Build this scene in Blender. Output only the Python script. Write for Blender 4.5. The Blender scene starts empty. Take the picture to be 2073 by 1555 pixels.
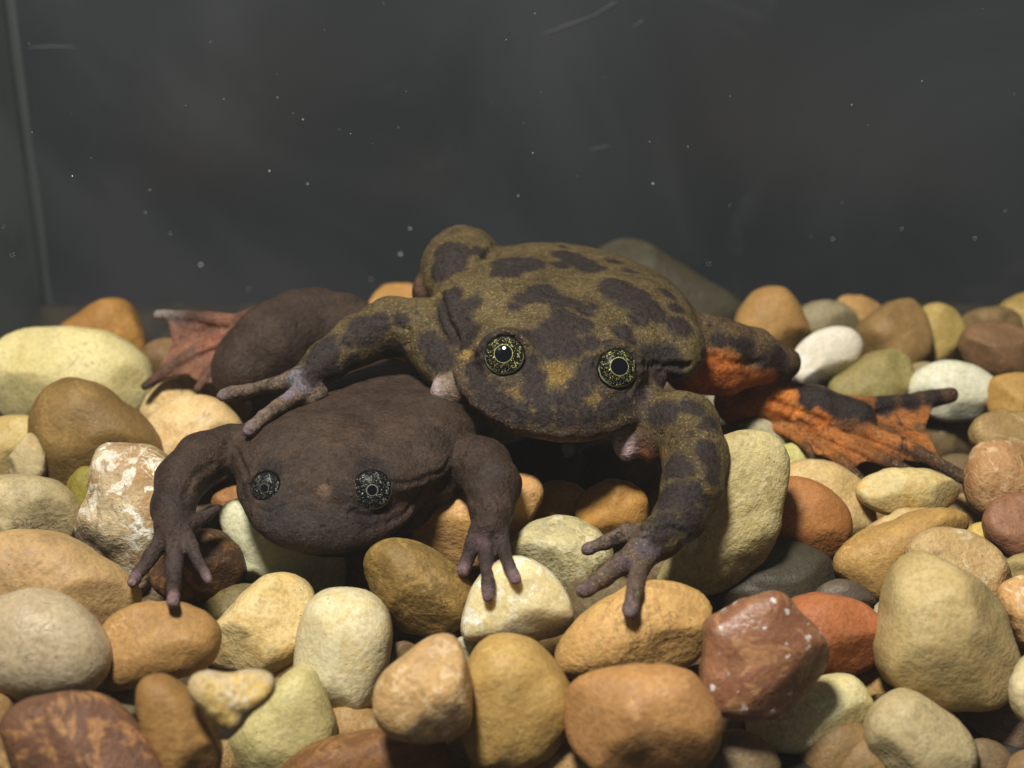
import bpy, bmesh, math, random
import numpy as np
from mathutils import Vector, Matrix, noise

random.seed(7)
rng = np.random.default_rng(7)
scene = bpy.context.scene
COL = scene.collection

# ---------------------------------------------------------------- camera
F, CX, CY = 3287.0, 1036.5, 777.5        # focal length and centre in photograph pixels
T0 = 0.25                                # metres from lens to the upper frog's eyes
U = T0 / F                               # size of one photograph pixel at that distance
PITCH = math.radians(25.0)
HCAM = 0.1253                            # lens above the mean top of the pebble bed (z = 0)
cam_d = bpy.data.cameras.new('camera')
cam = bpy.data.objects.new('camera', cam_d)
COL.objects.link(cam)
cam.location = (0, 0, HCAM)
cam.rotation_euler = (math.pi / 2 - PITCH, 0, 0)
cam_d.sensor_width = 36.0
cam_d.lens = 36.0 * F / 2073.0
cam_d.clip_start = 0.005
cam_d.clip_end = 20.0
cam_d.dof.use_dof = True
cam_d.dof.focus_distance = 0.243
cam_d.dof.aperture_fstop = 20.0
scene.camera = cam

# ---------------------------------------------------------------- world and lamp
w = bpy.data.worlds.new('World'); scene.world = w; w.use_nodes = True
bg = w.node_tree.nodes['Background']
bg.inputs[0].default_value = (0.92, 0.95, 1.0, 1)
bg.inputs[1].default_value = 0.085
def area_lamp(name, loc, target, size, power, color):
    l = bpy.data.lights.new(name, 'AREA'); l.shape = 'DISK'; l.size = size; l.energy = power; l.color = color
    o = bpy.data.objects.new(name, l); COL.objects.link(o)
    o.location = loc
    o.rotation_euler = (Vector(target) - Vector(loc)).to_track_quat('-Z', 'Y').to_euler()
    return o
# a flash head above and a little to the left of the lens
area_lamp('flash_lamp', (-0.065, 0.10, 0.355), (0.0, 0.24, 0.0), 0.07, 2.6, (1.0, 0.97, 0.90))
scene.view_settings.view_transform = 'Standard'
scene.view_settings.look = 'None'
scene.view_settings.exposure = 0.0
scene.view_settings.gamma = 1.0
scene.cycles.use_denoising = True
scene.cycles.max_bounces = 6
scene.cycles.caustics_reflective = False
scene.cycles.caustics_refractive = False

# ---------------------------------------------------------------- helpers
RC = np.array(cam.rotation_euler.to_matrix())
def world(P):
    """points measured in pixels at T0 along the lens axes (right, down, away) -> metres in the tank"""
    P = np.asarray(P, float)
    c = np.stack([P[..., 0] * U, -P[..., 1] * U, -(P[..., 2] + F) * U], -1)
    return c @ RC.T + np.array([0, 0, HCAM])
def pt(px, py, D):
    s = 1 + D / F
    return np.array([(px - CX) * s, (py - CY) * s, D], float)
def D_plane(py, z=0.0):
    """distance (beyond T0) at which the sight line of pixel row py meets the level z"""
    v = (np.asarray(py, float) - CY) / F
    t = (HCAM - z) / np.maximum(math.sin(PITCH) + math.cos(PITCH) * v, 0.03)
    return (t - T0) / U
def lin(c):
    return tuple((x / 255 / 12.92) if x / 255 < 0.04045 else ((x / 255 + 0.055) / 1.055) ** 2.4 for x in c)
def mesh_obj(name, verts, faces, mat=None, parent=None, smooth=True):
    me = bpy.data.meshes.new(name)
    verts = np.asarray(verts, np.float32)
    me.from_pydata(verts.tolist(), [], [tuple(f) for f in faces]) if not isinstance(faces, np.ndarray) else _fast(me, verts, faces)
    me.update()
    if smooth:
        me.polygons.foreach_set('use_smooth', np.ones(len(me.polygons), bool))
    o = bpy.data.objects.new(name, me)
    COL.objects.link(o)
    if mat: me.materials.append(mat)
    if parent: o.parent = parent
    return o
def _fast(me, verts, faces):
    n, m = len(verts), len(faces); k = faces.shape[1]
    me.vertices.add(n); me.vertices.foreach_set('co', verts.ravel())
    me.loops.add(m * k); me.loops.foreach_set('vertex_index', faces.astype(np.int32).ravel())
    me.polygons.add(m)
    me.polygons.foreach_set('loop_start', np.arange(0, m * k, k, dtype=np.int32))
    me.polygons.foreach_set('loop_total', np.full(m, k, np.int32))
    me.validate()
def tag(o, label=None, cat=None, group=None, kind=None):
    if label: o['label'] = label
    if cat: o['category'] = cat
    if group: o['group'] = group
    if kind: o['kind'] = kind
    return o
class NT:
    """small node-tree writer"""
    def __init__(s, name):
        s.m = bpy.data.materials.new(name); s.m.use_nodes = True
        s.t = s.m.node_tree; s.t.nodes.clear()
        s.out = s.t.nodes.new('ShaderNodeOutputMaterial')
        s.b = s.t.nodes.new('ShaderNodeBsdfPrincipled')
        s.t.links.new(s.b.outputs[0], s.out.inputs[0])
    def n(s, typ, **kw):
        nd = s.t.nodes.new('ShaderNode' + typ)
        for k, v in kw.items(): setattr(nd, k, v)
        return nd
    def l(s, a, b): s.t.links.new(a, b)
    def put(s, sock, v):
        if hasattr(v, 'is_linked'): s.l(v, sock)
        else: sock.default_value = v
    def noise(s, vec, scale, detail=4, rough=0.55, dist=0.0):
        nd = s.n('TexNoise'); s.l(vec, nd.inputs['Vector'])
        nd.inputs['Scale'].default_value = scale; nd.inputs['Detail'].default_value = detail
        nd.inputs['Roughness'].default_value = rough; nd.inputs['Distortion'].default_value = dist
        return nd.outputs['Fac']
    def vor(s, vec, scale, feature='F1', out='Distance', rand=1.0):
        nd = s.n('TexVoronoi', feature=feature); s.l(vec, nd.inputs['Vector'])
        nd.inputs['Scale'].default_value = scale; nd.inputs['Randomness'].default_value = rand
        return nd.outputs[out]
    def ramp(s, v, a, b, lo=0.0, hi=1.0):
        nd = s.n('MapRange', interpolation_type='SMOOTHSTEP'); s.put(nd.inputs[0], v)
        nd.inputs[1].default_value = a; nd.inputs[2].default_value = b
        nd.inputs[3].default_value = lo; nd.inputs[4].default_value = hi
        return nd.outputs[0]
    def mix(s, f, a, b, blend='MIX'):
        nd = s.n('Mix', data_type='RGBA', blend_type=blend)
        s.put(nd.inputs[0], f)
        for i, v in ((6, a), (7, b)):
            if hasattr(v, 'is_linked'): s.l(v, nd.inputs[i])
            else: nd.inputs[i].default_value = (*v[:3], 1)
        return nd.outputs[2]
    def math(s, op, a, b=0.0, c=None):
        nd = s.n('Math', operation=op); s.put(nd.inputs[0], a); s.put(nd.inputs[1], b)
        if c is not None: s.put(nd.inputs[2], c)
        return nd.outputs[0]
    def attr(s, name, out='Fac'):
        nd = s.n('Attribute', attribute_name=name); return nd.outputs[out]
    def bump(s, h, strength, dist, prev=None):
        nd = s.n('Bump'); nd.inputs['Strength'].default_value = strength; nd.inputs['Distance'].default_value = dist
        s.l(h, nd.inputs['Height'])
        if prev is not None: s.l(prev, nd.inputs['Normal'])
        return nd.outputs[0]
def mul(c, k): return tuple(x * k for x in c)
def mute(c, k):
    g = 0.3 * c[0] + 0.59 * c[1] + 0.11 * c[2]
    return tuple(x * (1 - k) + g * k for x in c)
# ---------------------------------------------------------------- pebbles
GAIN = 1.0
def hue(c):
    k = min(1.0, max(0.0, ((c[0] - c[1]) / c[0] - 0.18) * 4))
    return (c[0] * (1 - 0.03 * k), c[1] * (1 + 0.07 * k), c[2] * (1 - 0.06 * k))
def pebble_mat(c1, c2, c3, style, seed, rough, sss):
    N = NT('pebble_stone')
    tc = N.n('TexCoord').outputs['Object']
    mp = N.n('Mapping'); N.l(tc, mp.inputs[0]); mp.inputs['Location'].default_value = (seed * 0.37 % 5, seed * 0.71 % 5, seed * 0.13 % 5)
    mp.inputs['Rotation'].default_value = (seed % 3, seed * 1.7 % 3, seed * 2.3 % 3)
    v = mp.outputs[0]
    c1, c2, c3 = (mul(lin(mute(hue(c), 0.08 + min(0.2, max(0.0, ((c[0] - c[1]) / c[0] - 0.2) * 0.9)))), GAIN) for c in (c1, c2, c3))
    n1 = N.noise(v, 130, 5, 0.6, 0.6)
    n2 = N.noise(v, 420, 5, 0.65, 0.3)
    n3 = N.noise(v, 1500, 3, 0.6)
    big = N.math('ADD', N.math('MULTIPLY', n1, 0.7), N.math('MULTIPLY', n2, 0.3))
    if style == 'bands':
        wv = N.n('TexWave', wave_type='BANDS', bands_direction='Z'); N.l(v, wv.inputs[0])
        wv.inputs['Scale'].default_value = 120; wv.inputs['Distortion'].default_value = 6; wv.inputs['Detail'].default_value = 4; wv.inputs['Detail Scale'].default_value = 1.5
        big = N.math('ADD', N.math('MULTIPLY', wv.outputs['Fac'], 0.45), N.math('MULTIPLY', big, 0.55))
    col = N.mix(N.ramp(big, 0.38, 0.62), c1, c2)
    if style in ('patch', 'jasper'):
        p = N.noise(v, 190, 6, 0.62, 1.6)
        col = N.mix(N.ramp(p, 0.53, 0.60), col, c3)
        p2 = N.noise(v, 330, 5, 0.6, 1.0)
        col = N.mix(N.ramp(p2, 0.60, 0.66, 0, 0.8), col, mul(c1, 0.45))
    elif style == 'grain':
        vc = N.n('TexVoronoi'); N.l(v, vc.inputs['Vector']); vc.inputs['Scale'].default_value = 900
        g = N.n('SeparateColor'); N.l(vc.outputs['Color'], g.inputs[0])
        col = N.mix(N.ramp(g.outputs[0], 0.55, 0.9, 0, 0.55), col, c3)
        col = N.mix(N.ramp(g.outputs[1], 0.80, 0.95, 0, 0.5), col, mul(c1, 0.45))
    else:
        col = N.mix(N.ramp(N.noise(v, 240, 5, 0.6, 0.8), 0.52, 0.72, 0, 0.75), col, c3)
    if style == 'jasper':
        vs = N.vor(v, 520)
        vs = N.math('ADD', vs, N.math('MULTIPLY', N.math('SUBTRACT', N.noise(v, 1300, 3, 0.7), 0.5), 0.75))
        sp = N.math('MULTIPLY', N.ramp(vs, 0.24, 0.17), N.ramp(N.noise(v, 260, 3, 0.6, 1.0), 0.50, 0.56))
        col = N.mix(sp, col, (0.78, 0.76, 0.72))
    if seed % 3 != 0 and style != 'jasper':      # thin veins and hairline cracks
        vn = N.math('ABSOLUTE', N.math('SUBTRACT', N.noise(v, 95, 5, 0.6, 1.2), 0.5))
        gate = N.ramp(N.noise(v, 120, 2), 0.48, 0.62)
        col = N.mix(N.math('MULTIPLY', N.ramp(vn, 0.012, 0.003), N.math('MULTIPLY', gate, 0.75)), col, mul(c3, 1.25) if seed % 2 else mul(c1, 0.35))
    # grain, dark pits and pale crystals
    col = N.mix(N.ramp(n3, 0.30, 0.62, 0.42, 0.0), col, mul(c1, 0.40))
    col = N.mix(N.math('MULTIPLY', N.ramp(N.noise(v, 3200, 2), 0.60, 0.72, 0, 0.20), N.ramp(n1, 0.42, 0.6)), col, mul(c3, 1.3))
    col = N.mix(N.ramp(N.noise(v, 75, 3, 0.5, 0.4), 0.40, 0.66, 0, 0.38), col, mul((c2[0], c2[1] * 0.96, c2[2] * 0.82), 0.58))
    pits = N.math('MULTIPLY', N.ramp(N.vor(v, 700), 0.11, 0.07), N.ramp(N.noise(v, 300, 2), 0.52, 0.60))
    col = N.mix(N.math('MULTIPLY', pits, 0.6), col, (0.03, 0.022, 0.015))
    N.put(N.b.inputs['Base Color'], col)
    N.b.inputs['Roughness'].default_value = rough
    N.put(N.b.inputs['Roughness'], N.ramp(n2, 0.3, 0.7, rough - 0.10, rough + 0.12))
    N.b.inputs['Specular IOR Level'].default_value = 0.2 if style != 'jasper' else 0.45
    if sss:
        N.b.inputs['Subsurface Weight'].default_value = sss
        N.b.inputs['Subsurface Radius'].default_value = (1.0, 0.8, 0.5)
        N.b.inputs['Subsurface Scale'].default_value = 0.0025
    hgt = N.math('ADD', N.math('MULTIPLY', n2, 1.0), N.math('ADD', N.math('MULTIPLY', n3, 0.5), N.math('MULTIPLY', pits, -0.5)))
    N.l(N.bump(hgt, 0.75 if style in ('grain', 'patch') else 0.5, 0.0006), N.b.inputs['Normal'])
    return N.m

def outline(poly, n=72, rounds=2, sharp=False):
    P = np.array(poly, float)
    for _ in range(1):                     # corner cutting, gentle, then back to the traced size
        Q = np.roll(P, -1, 0)
        P = np.stack([P * 0.80 + Q * 0.20, P * 0.20 + Q * 0.80], 1).reshape(-1, 2)
    area2 = np.cross(P, np.roll(P, -1, 0)); A = area2.sum()
    c = ((P + np.roll(P, -1, 0)) * area2[:, None]).sum(0) / (3 * A)
    d = P - c
    th = np.arctan2(d[:, 1], d[:, 0]); r = np.hypot(d[:, 0], d[:, 1]) * 1.07
    o = np.argsort(th)
    ang = np.linspace(-np.pi, np.pi, n, endpoint=False)
    R = np.interp(ang, th[o], r[o], period=2 * np.pi)
    for _ in range(1 if sharp else 3): R = (np.roll(R, 1) + 3 * R + np.roll(R, -1)) / 5
    return c, ang, R

# label | c1 | c2 | c3 | style | options | traced outline (photo pixels)
PEB = []
def S(label, c1, c2, c3, style, poly, f=0, th=0.42, e=0.74, fac=5, amp=0.05, rough=0.5, sss=0.0):
    PEB.append(dict(label=label, c1=c1, c2=c2, c3=c3, style=style, poly=poly, f=f, th=th, e=e, fac=fac, amp=amp, rough=rough, sss=sss))
# --- left side, back to front
S('bright orange pebble peeping out behind the big pale cream stone', (196,122,42), (180,104,38), (205,140,60), 'soft', [(112,668),(160,640),(205,612),(240,605),(266,625),(284,675),(292,715),(250,745),(150,740)], f=-120)
S('big flat pale cream stone beside the tank corner', (216,198,130), (220,204,144), (206,186,112), 'soft', [(-6,740),(-4,712),(12,688),(60,671),(130,664),(200,671),(258,698),(292,735),(300,790),(285,835),(200,862),(100,862),(20,852),(-4,820)], th=0.4, e=0.8, f=-60)
S('smooth olive brown egg-shaped pebble before the big pale cream stone', (140,104,54), (124,90,46), (156,120,66), 'soft', [(70,890),(76,825),(100,785),(140,768),(185,776),(240,812),(290,850),(316,890),(322,930),(300,975),(240,1000),(170,1000),(110,990),(82,950)], th=0.38)
S('cream yellow stone below the big pale cream stone', (206,180,116), (196,166,98), (216,196,140), 'soft', [(-60,900),(-40,860),(0,846),(60,846),(90,880),(92,950),(60,985),(0,990),(-50,980)], f=-60)
S('pearly translucent sliver leaning on the olive brown egg-shaped pebble', (205,186,140), (190,164,110), (214,204,176), 'soft', [(14,960),(35,902),(66,872),(82,900),(92,955),(70,985),(30,985)], f=0, th=0.3, sss=0.3)
S('upright yellow-green splinter beside the white and brown quartz chunk', (150,138,52), (132,118,42), (168,156,74), 'soft', [(128,1010),(158,948),(186,948),(200,962),(192,1005),(168,1055),(150,1078),(136,1050)], f=-30, th=0.3)
S('craggy white and brown quartz chunk behind the dark frog\'s elbow', (200,180,140), (170,120,72), (236,226,206), 'patch', [(192,935),(215,908),(262,906),(312,915),(348,945),(378,1000),(372,1060),(345,1110),(318,1150),(300,1195),(270,1200),(240,1150),(200,1132),(166,1108),(154,1085),(170,1040),(186,1000),(194,965)], amp=0.075, fac=4, th=0.4, f=-20)
S('beige stone with a cream lower half at the tank\'s side', (166,148,106), (192,172,124), (146,128,92), 'soft', [(-60,1000),(-40,972),(20,966),(80,966),(122,985),(146,1020),(152,1065),(138,1090),(90,1102),(0,1100),(-50,1090)], fac=3)
S('broad tan stone with a pinkish top behind the grey translucent oval', (168,132,88), (184,146,92), (150,116,82), 'soft', [(-60,1140),(-40,1098),(40,1080),(100,1085),(150,1100),(190,1128),(240,1160),(266,1190),(276,1222),(250,1262),(205,1285),(150,1312),(0,1312),(-50,1270)], fac=3, th=0.36)
S('grey translucent oval pebble with a glossy milky surface', (176,156,122), (186,168,136), (160,140,106), 'soft', [(-66,1310),(-36,1235),(30,1204),(78,1198),(132,1214),(182,1254),(212,1300),(217,1345),(196,1386),(150,1406),(90,1414),(30,1406),(-36,1385)], th=0.42, e=0.9, amp=0.012, fac=0, rough=0.26, sss=0.7, f=40)
S('blocky ochre brown stone under the dark frog\'s middle fingertip', (172,118,62), (158,104,54), (188,142,84), 'soft', [(203,1300),(215,1268),(245,1238),(310,1222),(370,1222),(422,1246),(442,1290),(425,1340),(380,1362),(300,1378),(215,1392),(208,1360)], fac=5, e=0.7)
S('rusty dark red rock with an orange patch beneath the dark frog\'s fingers', (96,54,32), (76,44,28), (140,78,34), 'patch', [(304,1165),(330,1112),(370,1086),(410,1072),(450,1080),(480,1110),(497,1150),(487,1180),(440,1204),(400,1217),(355,1212),(325,1195)], amp=0.05, fac=4)
S('small greyish violet stone between the dark frog\'s arm and chin', (118,106,100), (98,86,82), (140,130,126), 'soft', [(376,1055),(420,1022),(458,1030),(468,1070),(440,1100),(400,1092)], f=-120)
S('small orange stone in the shade behind the dark frog\'s cheek', (190,108,44), (160,88,38), (200,130,70), 'soft', [(425,1015),(455,990),(500,985),(515,1010),(480,1040),(440,1045)], f=-170)
S('cream white waisted stone lying under the dark frog\'s chin', (204,202,166), (192,188,150), (214,212,186), 'soft', [(446,1052),(462,1022),(492,1012),(545,1040),(610,1075),(680,1100),(696,1150),(688,1205),(640,1230),(570,1215),(525,1186),(492,1168),(486,1140),(490,1115),(464,1086)], f=-60, th=0.36)
S('dull olive pebble sunk behind the cream yellow egg', (118,102,58), (104,90,50), (130,114,70), 'soft', [(400,1240),(440,1203),(490,1183),(530,1190),(530,1240),(480,1275),(430,1275)], f=-130)
S('cream yellow egg-shaped pebble with ochre bloom on its top', (208,178,112), (214,188,130), (196,150,76), 'soft', [(411,1312),(430,1278),(470,1230),(510,1190),(555,1165),(602,1170),(631,1200),(638,1242),(620,1302),(590,1342),(540,1360),(480,1360),(430,1347)], th=0.46)
S('oblong creamy white pebble with a pinched waist', (210,192,140), (214,202,162), (202,162,88), 'soft', [(597,1392),(604,1345),(606,1300),(614,1255),(632,1218),(670,1197),(722,1197),(767,1220),(788,1262),(785,1322),(766,1390),(736,1442),(690,1477),(645,1484),(610,1452)], th=0.46, amp=0.035)
S('small two-tone stone, ochre cap over a white crumbly foot', (192,158,84), (178,160,132), (196,184,160), 'patch', [(384,1386),(400,1362),(460,1370),(520,1361),(546,1370),(553,1396),(536,1422),(506,1442),(480,1478),(450,1504),(430,1492),(424,1455),(416,1428),(394,1412)], f=130, amp=0.06, th=0.4, fac=3)
S('brown egg-shaped pebble standing on end by the red-brown slab', (166,110,54), (150,98,48), (180,128,70), 'soft', [(281,1405),(290,1376),(330,1371),(366,1390),(402,1430),(428,1475),(446,1520),(442,1570),(400,1600),(350,1595),(318,1530),(298,1490),(284,1445)], fac=2)
S('pale yellow-green rounded stone under the two-tone stone', (188,174,114), (176,162,104), (200,188,134), 'soft', [(448,1530),(470,1490),(540,1415),(592,1356),(640,1365),(668,1440),(672,1500),(610,1555),(530,1590),(465,1580)], f=-190, th=0.42)
S('angular red-brown slab with rusty orange flecks', (128,72,50), (112,62,46), (176,104,54), 'patch', [(11,1462),(35,1430),(100,1410),(182,1402),(232,1430),(272,1480),(312,1530),(340,1590),(250,1625),(90,1620),(40,1565),(22,1502)], fac=4, th=0.36, amp=0.04)
S('tan pebble tucked beside the angular red-brown slab', (156,114,68), (142,100,58), (170,130,82), 'soft', [(-60,1440),(-40,1412),(0,1404),(26,1432),(20,1480),(42,1520),(44,1600),(-20,1620),(-60,1560)], f=-160)
S('small grey-green chip in the gap beside the ochre brown block', (134,124,90), (112,102,70), (150,142,112), 'soft', [(200,1420),(240,1402),(284,1405),(290,1435),(264,1465),(225,1452)], f=-200)
S('red-brown stone with wood-like grain under the gritty tan triangle', (140,78,36), (122,66,30), (160,96,50), 'bands', [(560,1575),(620,1520),(690,1498),(770,1478),(850,1490),(925,1505),(940,1560),(900,1620),(700,1640),(580,1630)], f=-260, th=0.36)
# --- middle
S('lumpy olive ochre stone beneath the dark frog\'s throat', (140,108,54), (126,96,50), (160,124,66), 'patch', [(738,1152),(758,1108),(800,1092),(852,1108),(902,1138),(946,1174),(957,1210),(946,1252),(905,1277),(850,1284),(808,1272),(778,1238),(748,1192)], amp=0.05, th=0.42)
S('dark olive stone wedged below the lumpy ochre one', (106,90,58), (92,78,50), (120,104,70), 'soft', [(770,1270),(820,1262),(900,1270),(950,1265),(960,1300),(905,1330),(840,1330),(795,1315)], f=-230)
S('brown chip between the pinched-waist pebble and the granular triangle', (128,98,62), (112,84,54), (140,110,74), 'soft', [(762,1345),(785,1312),(815,1298),(845,1310),(835,1345),(790,1368)], f=-200)
S('pinkish orange stone under the dark frog\'s dangling hand', (216,156,92), (206,138,76), (224,176,122), 'soft', [(839,1086),(855,1040),(900,1008),(950,985),(1010,972),(1056,960),(1091,975),(1097,1000),(1082,1032),(1062,1068),(1042,1102),(1000,1132),(950,1145),(900,1140),(860,1118)], fac=3, amp=0.04)
S('thin orange rim of a stone under the pinkish orange one', (196,122,56), (180,104,46), (206,140,80), 'soft', [(824,1100),(850,1080),(930,1110),(985,1130),(1000,1160),(960,1182),(900,1158),(850,1134)], f=-160, th=0.3)
S('milky white and yellow quartz pebble, pointed and waxy', (236,222,176), (218,196,138), (250,246,234), 'soft', [(938,1285),(950,1215),(974,1168),(1010,1138),(1060,1130),(1112,1160),(1146,1210),(1158,1250),(1146,1277),(1090,1291),(1020,1294),(965,1292)], rough=0.25, sss=0.6, amp=0.03, fac=4)
S('pale beige gritty stone beside the mottled frog\'s fingers', (196,182,130), (176,162,112), (214,206,170), 'grain', [(1026,1112),(1062,1070),(1095,1054),(1150,1049),(1192,1064),(1228,1095),(1240,1130),(1205,1172),(1148,1202),(1105,1172),(1055,1130)], amp=0.05, fac=4)
S('round orange pebble in the shadow of the mottled frog\'s chin', (204,130,50), (188,114,42), (214,146,70), 'soft', [(1165,1042),(1175,1008),(1210,980),(1250,974),(1292,988),(1312,1022),(1300,1065),(1268,1092),(1225,1096),(1188,1072)], f=-20)
S('tan orange stone tucked behind the round orange pebble', (196,138,66), (180,120,54), (206,152,84), 'soft', [(1050,1070),(1078,1010),(1100,978),(1160,980),(1188,1000),(1180,1055),(1130,1085),(1080,1090)], f=-90)
S('grey olive pebble under the mottled frog\'s slanting finger', (124,106,72), (108,92,62), (138,120,86), 'soft', [(1142,1235),(1150,1190),(1200,1160),(1260,1165),(1290,1190),(1240,1240),(1180,1275),(1150,1270)], f=-110)
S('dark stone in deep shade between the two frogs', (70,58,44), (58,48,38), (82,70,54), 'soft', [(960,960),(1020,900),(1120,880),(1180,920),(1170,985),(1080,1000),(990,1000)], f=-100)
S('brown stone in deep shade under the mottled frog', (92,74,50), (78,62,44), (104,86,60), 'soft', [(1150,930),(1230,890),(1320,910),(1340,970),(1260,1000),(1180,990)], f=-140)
S('tan speckled oblong stone under the mottled frog\'s longest finger', (208,158,92), (198,144,82), (190,130,74), 'grain', [(1127,1347),(1140,1300),(1180,1250),(1240,1206),(1310,1182),(1380,1187),(1422,1205),(1436,1240),(1427,1300),(1402,1337),(1350,1357),(1250,1364),(1165,1367),(1134,1358)], fac=3, e=0.78)
S('orange tan barrel-shaped pebble below the tan speckled one', (190,120,62), (176,106,56), (200,142,92), 'soft', [(1146,1442),(1155,1400),(1185,1370),(1240,1359),(1330,1352),(1387,1357),(1417,1385),(1446,1430),(1449,1480),(1431,1530),(1390,1562),(1280,1568),(1208,1552),(1164,1512)], e=0.76, f=-40)
S('yellow brown pear-shaped pebble with a soft dent', (184,146,80), (170,128,66), (198,166,104), 'soft', [(939,1402),(954,1345),(985,1305),(1030,1291),(1077,1300),(1117,1340),(1151,1390),(1157,1430),(1141,1482),(1100,1532),(1040,1557),(980,1552),(944,1512),(934,1452)], f=-20, fac=2)
S('gritty tan triangular pebble with a white crystalline crown', (200,154,98), (188,142,90), (220,192,150), 'grain', [(757,1432),(769,1375),(820,1333),(865,1299),(905,1287),(931,1308),(942,1360),(952,1430),(947,1472),(900,1492),(840,1499),(788,1482)], fac=3, amp=0.035, f=40)
S('tiny pale chip behind the pear-shaped pebble', (190,182,150), (170,160,124), (206,200,176), 'soft', [(920,1300),(945,1285),(976,1298),(972,1330),(942,1342)], f=-160)
S('brown chip wedged beside the barrel-shaped pebble', (146,92,50), (128,78,42), (160,106,64), 'soft', [(1375,1365),(1430,1345),(1450,1385),(1440,1440),(1410,1425)], f=-170)
# --- right side
S('large upright beige slab behind the mottled frog\'s forearm', (198,180,122), (186,166,108), (210,194,146), 'grain', [(1310,1178),(1380,1110),(1420,1010),(1425,910),(1470,884),(1502,880),(1562,890),(1587,908),(1590,962),(1577,1022),(1562,1090),(1532,1150),(1482,1187),(1430,1199),(1360,1200)], f=110, th=0.26, e=0.66, fac=3)
S('smooth terracotta orange pebble beside the upright beige slab', (196,106,44), (184,96,40), (206,122,58), 'soft', [(1550,985),(1595,968),(1640,974),(1692,1005),(1718,1045),(1714,1092),(1682,1130),(1620,1130),(1550,1100)], f=-50, amp=0.015)
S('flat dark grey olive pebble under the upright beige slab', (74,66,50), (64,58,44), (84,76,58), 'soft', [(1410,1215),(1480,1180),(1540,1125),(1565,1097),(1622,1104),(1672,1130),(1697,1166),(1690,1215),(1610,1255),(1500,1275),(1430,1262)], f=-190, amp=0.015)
S('glossy red-brown jasper slab with white crystal specks', (164,90,58), (142,72,48), (182,112,70), 'jasper', [(1431,1300),(1433,1262),(1470,1246),(1550,1200),(1576,1199),(1612,1240),(1656,1280),(1675,1320),(1667,1362),(1632,1402),(1582,1442),(1530,1449),(1460,1444),(1427,1432)], f=60, th=0.26, e=0.62, fac=4, rough=0.36, amp=0.05)
S('orange-red grainy pebble half under the jasper slab', (194,92,44), (180,80,38), (204,112,66), 'soft', [(1590,1225),(1650,1204),(1712,1214),(1772,1240),(1784,1282),(1777,1332),(1742,1357),(1680,1372),(1620,1372),(1590,1300)], f=-40)
S('small dark grey pebble leaning on the orange-red one', (104,90,74), (86,74,62), (122,108,94), 'soft', [(1648,1202),(1688,1174),(1732,1180),(1768,1210),(1780,1246),(1740,1256),(1680,1240)], f=-60)
S('small pale chip squeezed against the large faceted beige stone', (176,164,130), (156,144,110), (190,180,150), 'soft', [(1768,1230),(1790,1216),(1806,1232),(1800,1275),(1775,1275)], f=-80)
S('large faceted beige stone with rounded ridges', (190,166,112), (180,154,98), (170,134,78), 'soft', [(1782,1342),(1790,1260),(1814,1160),(1845,1122),(1900,1135),(1960,1168),(2022,1225),(2047,1300),(2064,1360),(2052,1397),(1980,1427),(1900,1432),(1848,1412),(1803,1382)], fac=6, e=0.72, th=0.42)
S('tan stone with a whitish crust behind the large faceted beige stone', (200,168,114), (186,150,96), (214,194,154), 'patch', [(1832,1120),(1868,1080),(1920,1071),(1992,1090),(2032,1140),(2045,1195),(2025,1240),(1950,1230),(1880,1180)], f=-10, amp=0.035)
S('long tan stone with a dark ridge along its back', (188,140,74), (172,122,62), (200,158,94), 'soft', [(1684,1137),(1720,1100),(1800,1060),(1880,1034),(1942,1034),(1958,1062),(1935,1090),(1880,1120),(1845,1160),(1825,1210),(1775,1218),(1715,1180)], f=-50, fac=2)
S('pale sliver behind the long tan stone', (206,176,118), (190,156,98), (216,194,146), 'soft', [(1740,1085),(1790,1048),(1860,1028),(1895,1034),(1870,1075),(1800,1100)], f=-80, th=0.3)
S('cream yellow almond-shaped pebble under the orange webbed foot', (216,182,104), (206,188,134), (208,160,80), 'soft', [(1732,987),(1770,960),(1840,949),(1910,965),(1947,992),(1930,1018),(1870,1037),(1800,1042),(1754,1022)], th=0.46)
S('cream stone sloping beside the terracotta orange pebble', (206,174,114), (194,160,100), (216,190,138), 'soft', [(1560,985),(1600,945),(1640,932),(1690,942),(1732,968),(1762,1022),(1770,1082),(1730,1130),(1680,1120),(1620,1040)], f=-90, th=0.34)
S('pale yellow-green stone under the webbed foot\'s small toes', (206,196,120), (192,180,104), (216,208,146), 'soft', [(1570,930),(1590,898),(1645,905),(1705,925),(1720,955),(1680,975),(1620,985),(1580,970)], f=-120)
S('greyish cream round stone behind the upright beige slab', (178,168,132), (160,148,114), (190,182,150), 'soft', [(1480,900),(1498,865),(1530,846),(1562,850),(1590,872),(1594,910),(1550,930),(1500,930)], f=-60)
S('mauve stone tucked between forearm and greyish cream stone', (160,122,98), (144,108,86), (172,136,112), 'soft', [(1440,890),(1460,862),(1495,855),(1508,885),(1480,915),(1450,915)], f=-110)
S('off-white stone in the shade under the mottled frog\'s orange thigh', (206,196,156), (188,176,136), (216,208,176), 'soft', [(1390,830),(1420,800),(1475,790),(1505,815),(1490,850),(1440,870),(1400,865)], f=-140)
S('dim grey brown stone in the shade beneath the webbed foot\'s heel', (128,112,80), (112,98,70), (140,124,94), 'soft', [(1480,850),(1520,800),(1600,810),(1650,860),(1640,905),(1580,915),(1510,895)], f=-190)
S('small lemon yellow chip beside the brick red oval', (218,186,92), (206,170,74), (226,204,130), 'soft', [(1955,1080),(1985,1057),(2012,1066),(2028,1100),(2026,1128),(1995,1120),(1965,1105)], f=-110)
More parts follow.
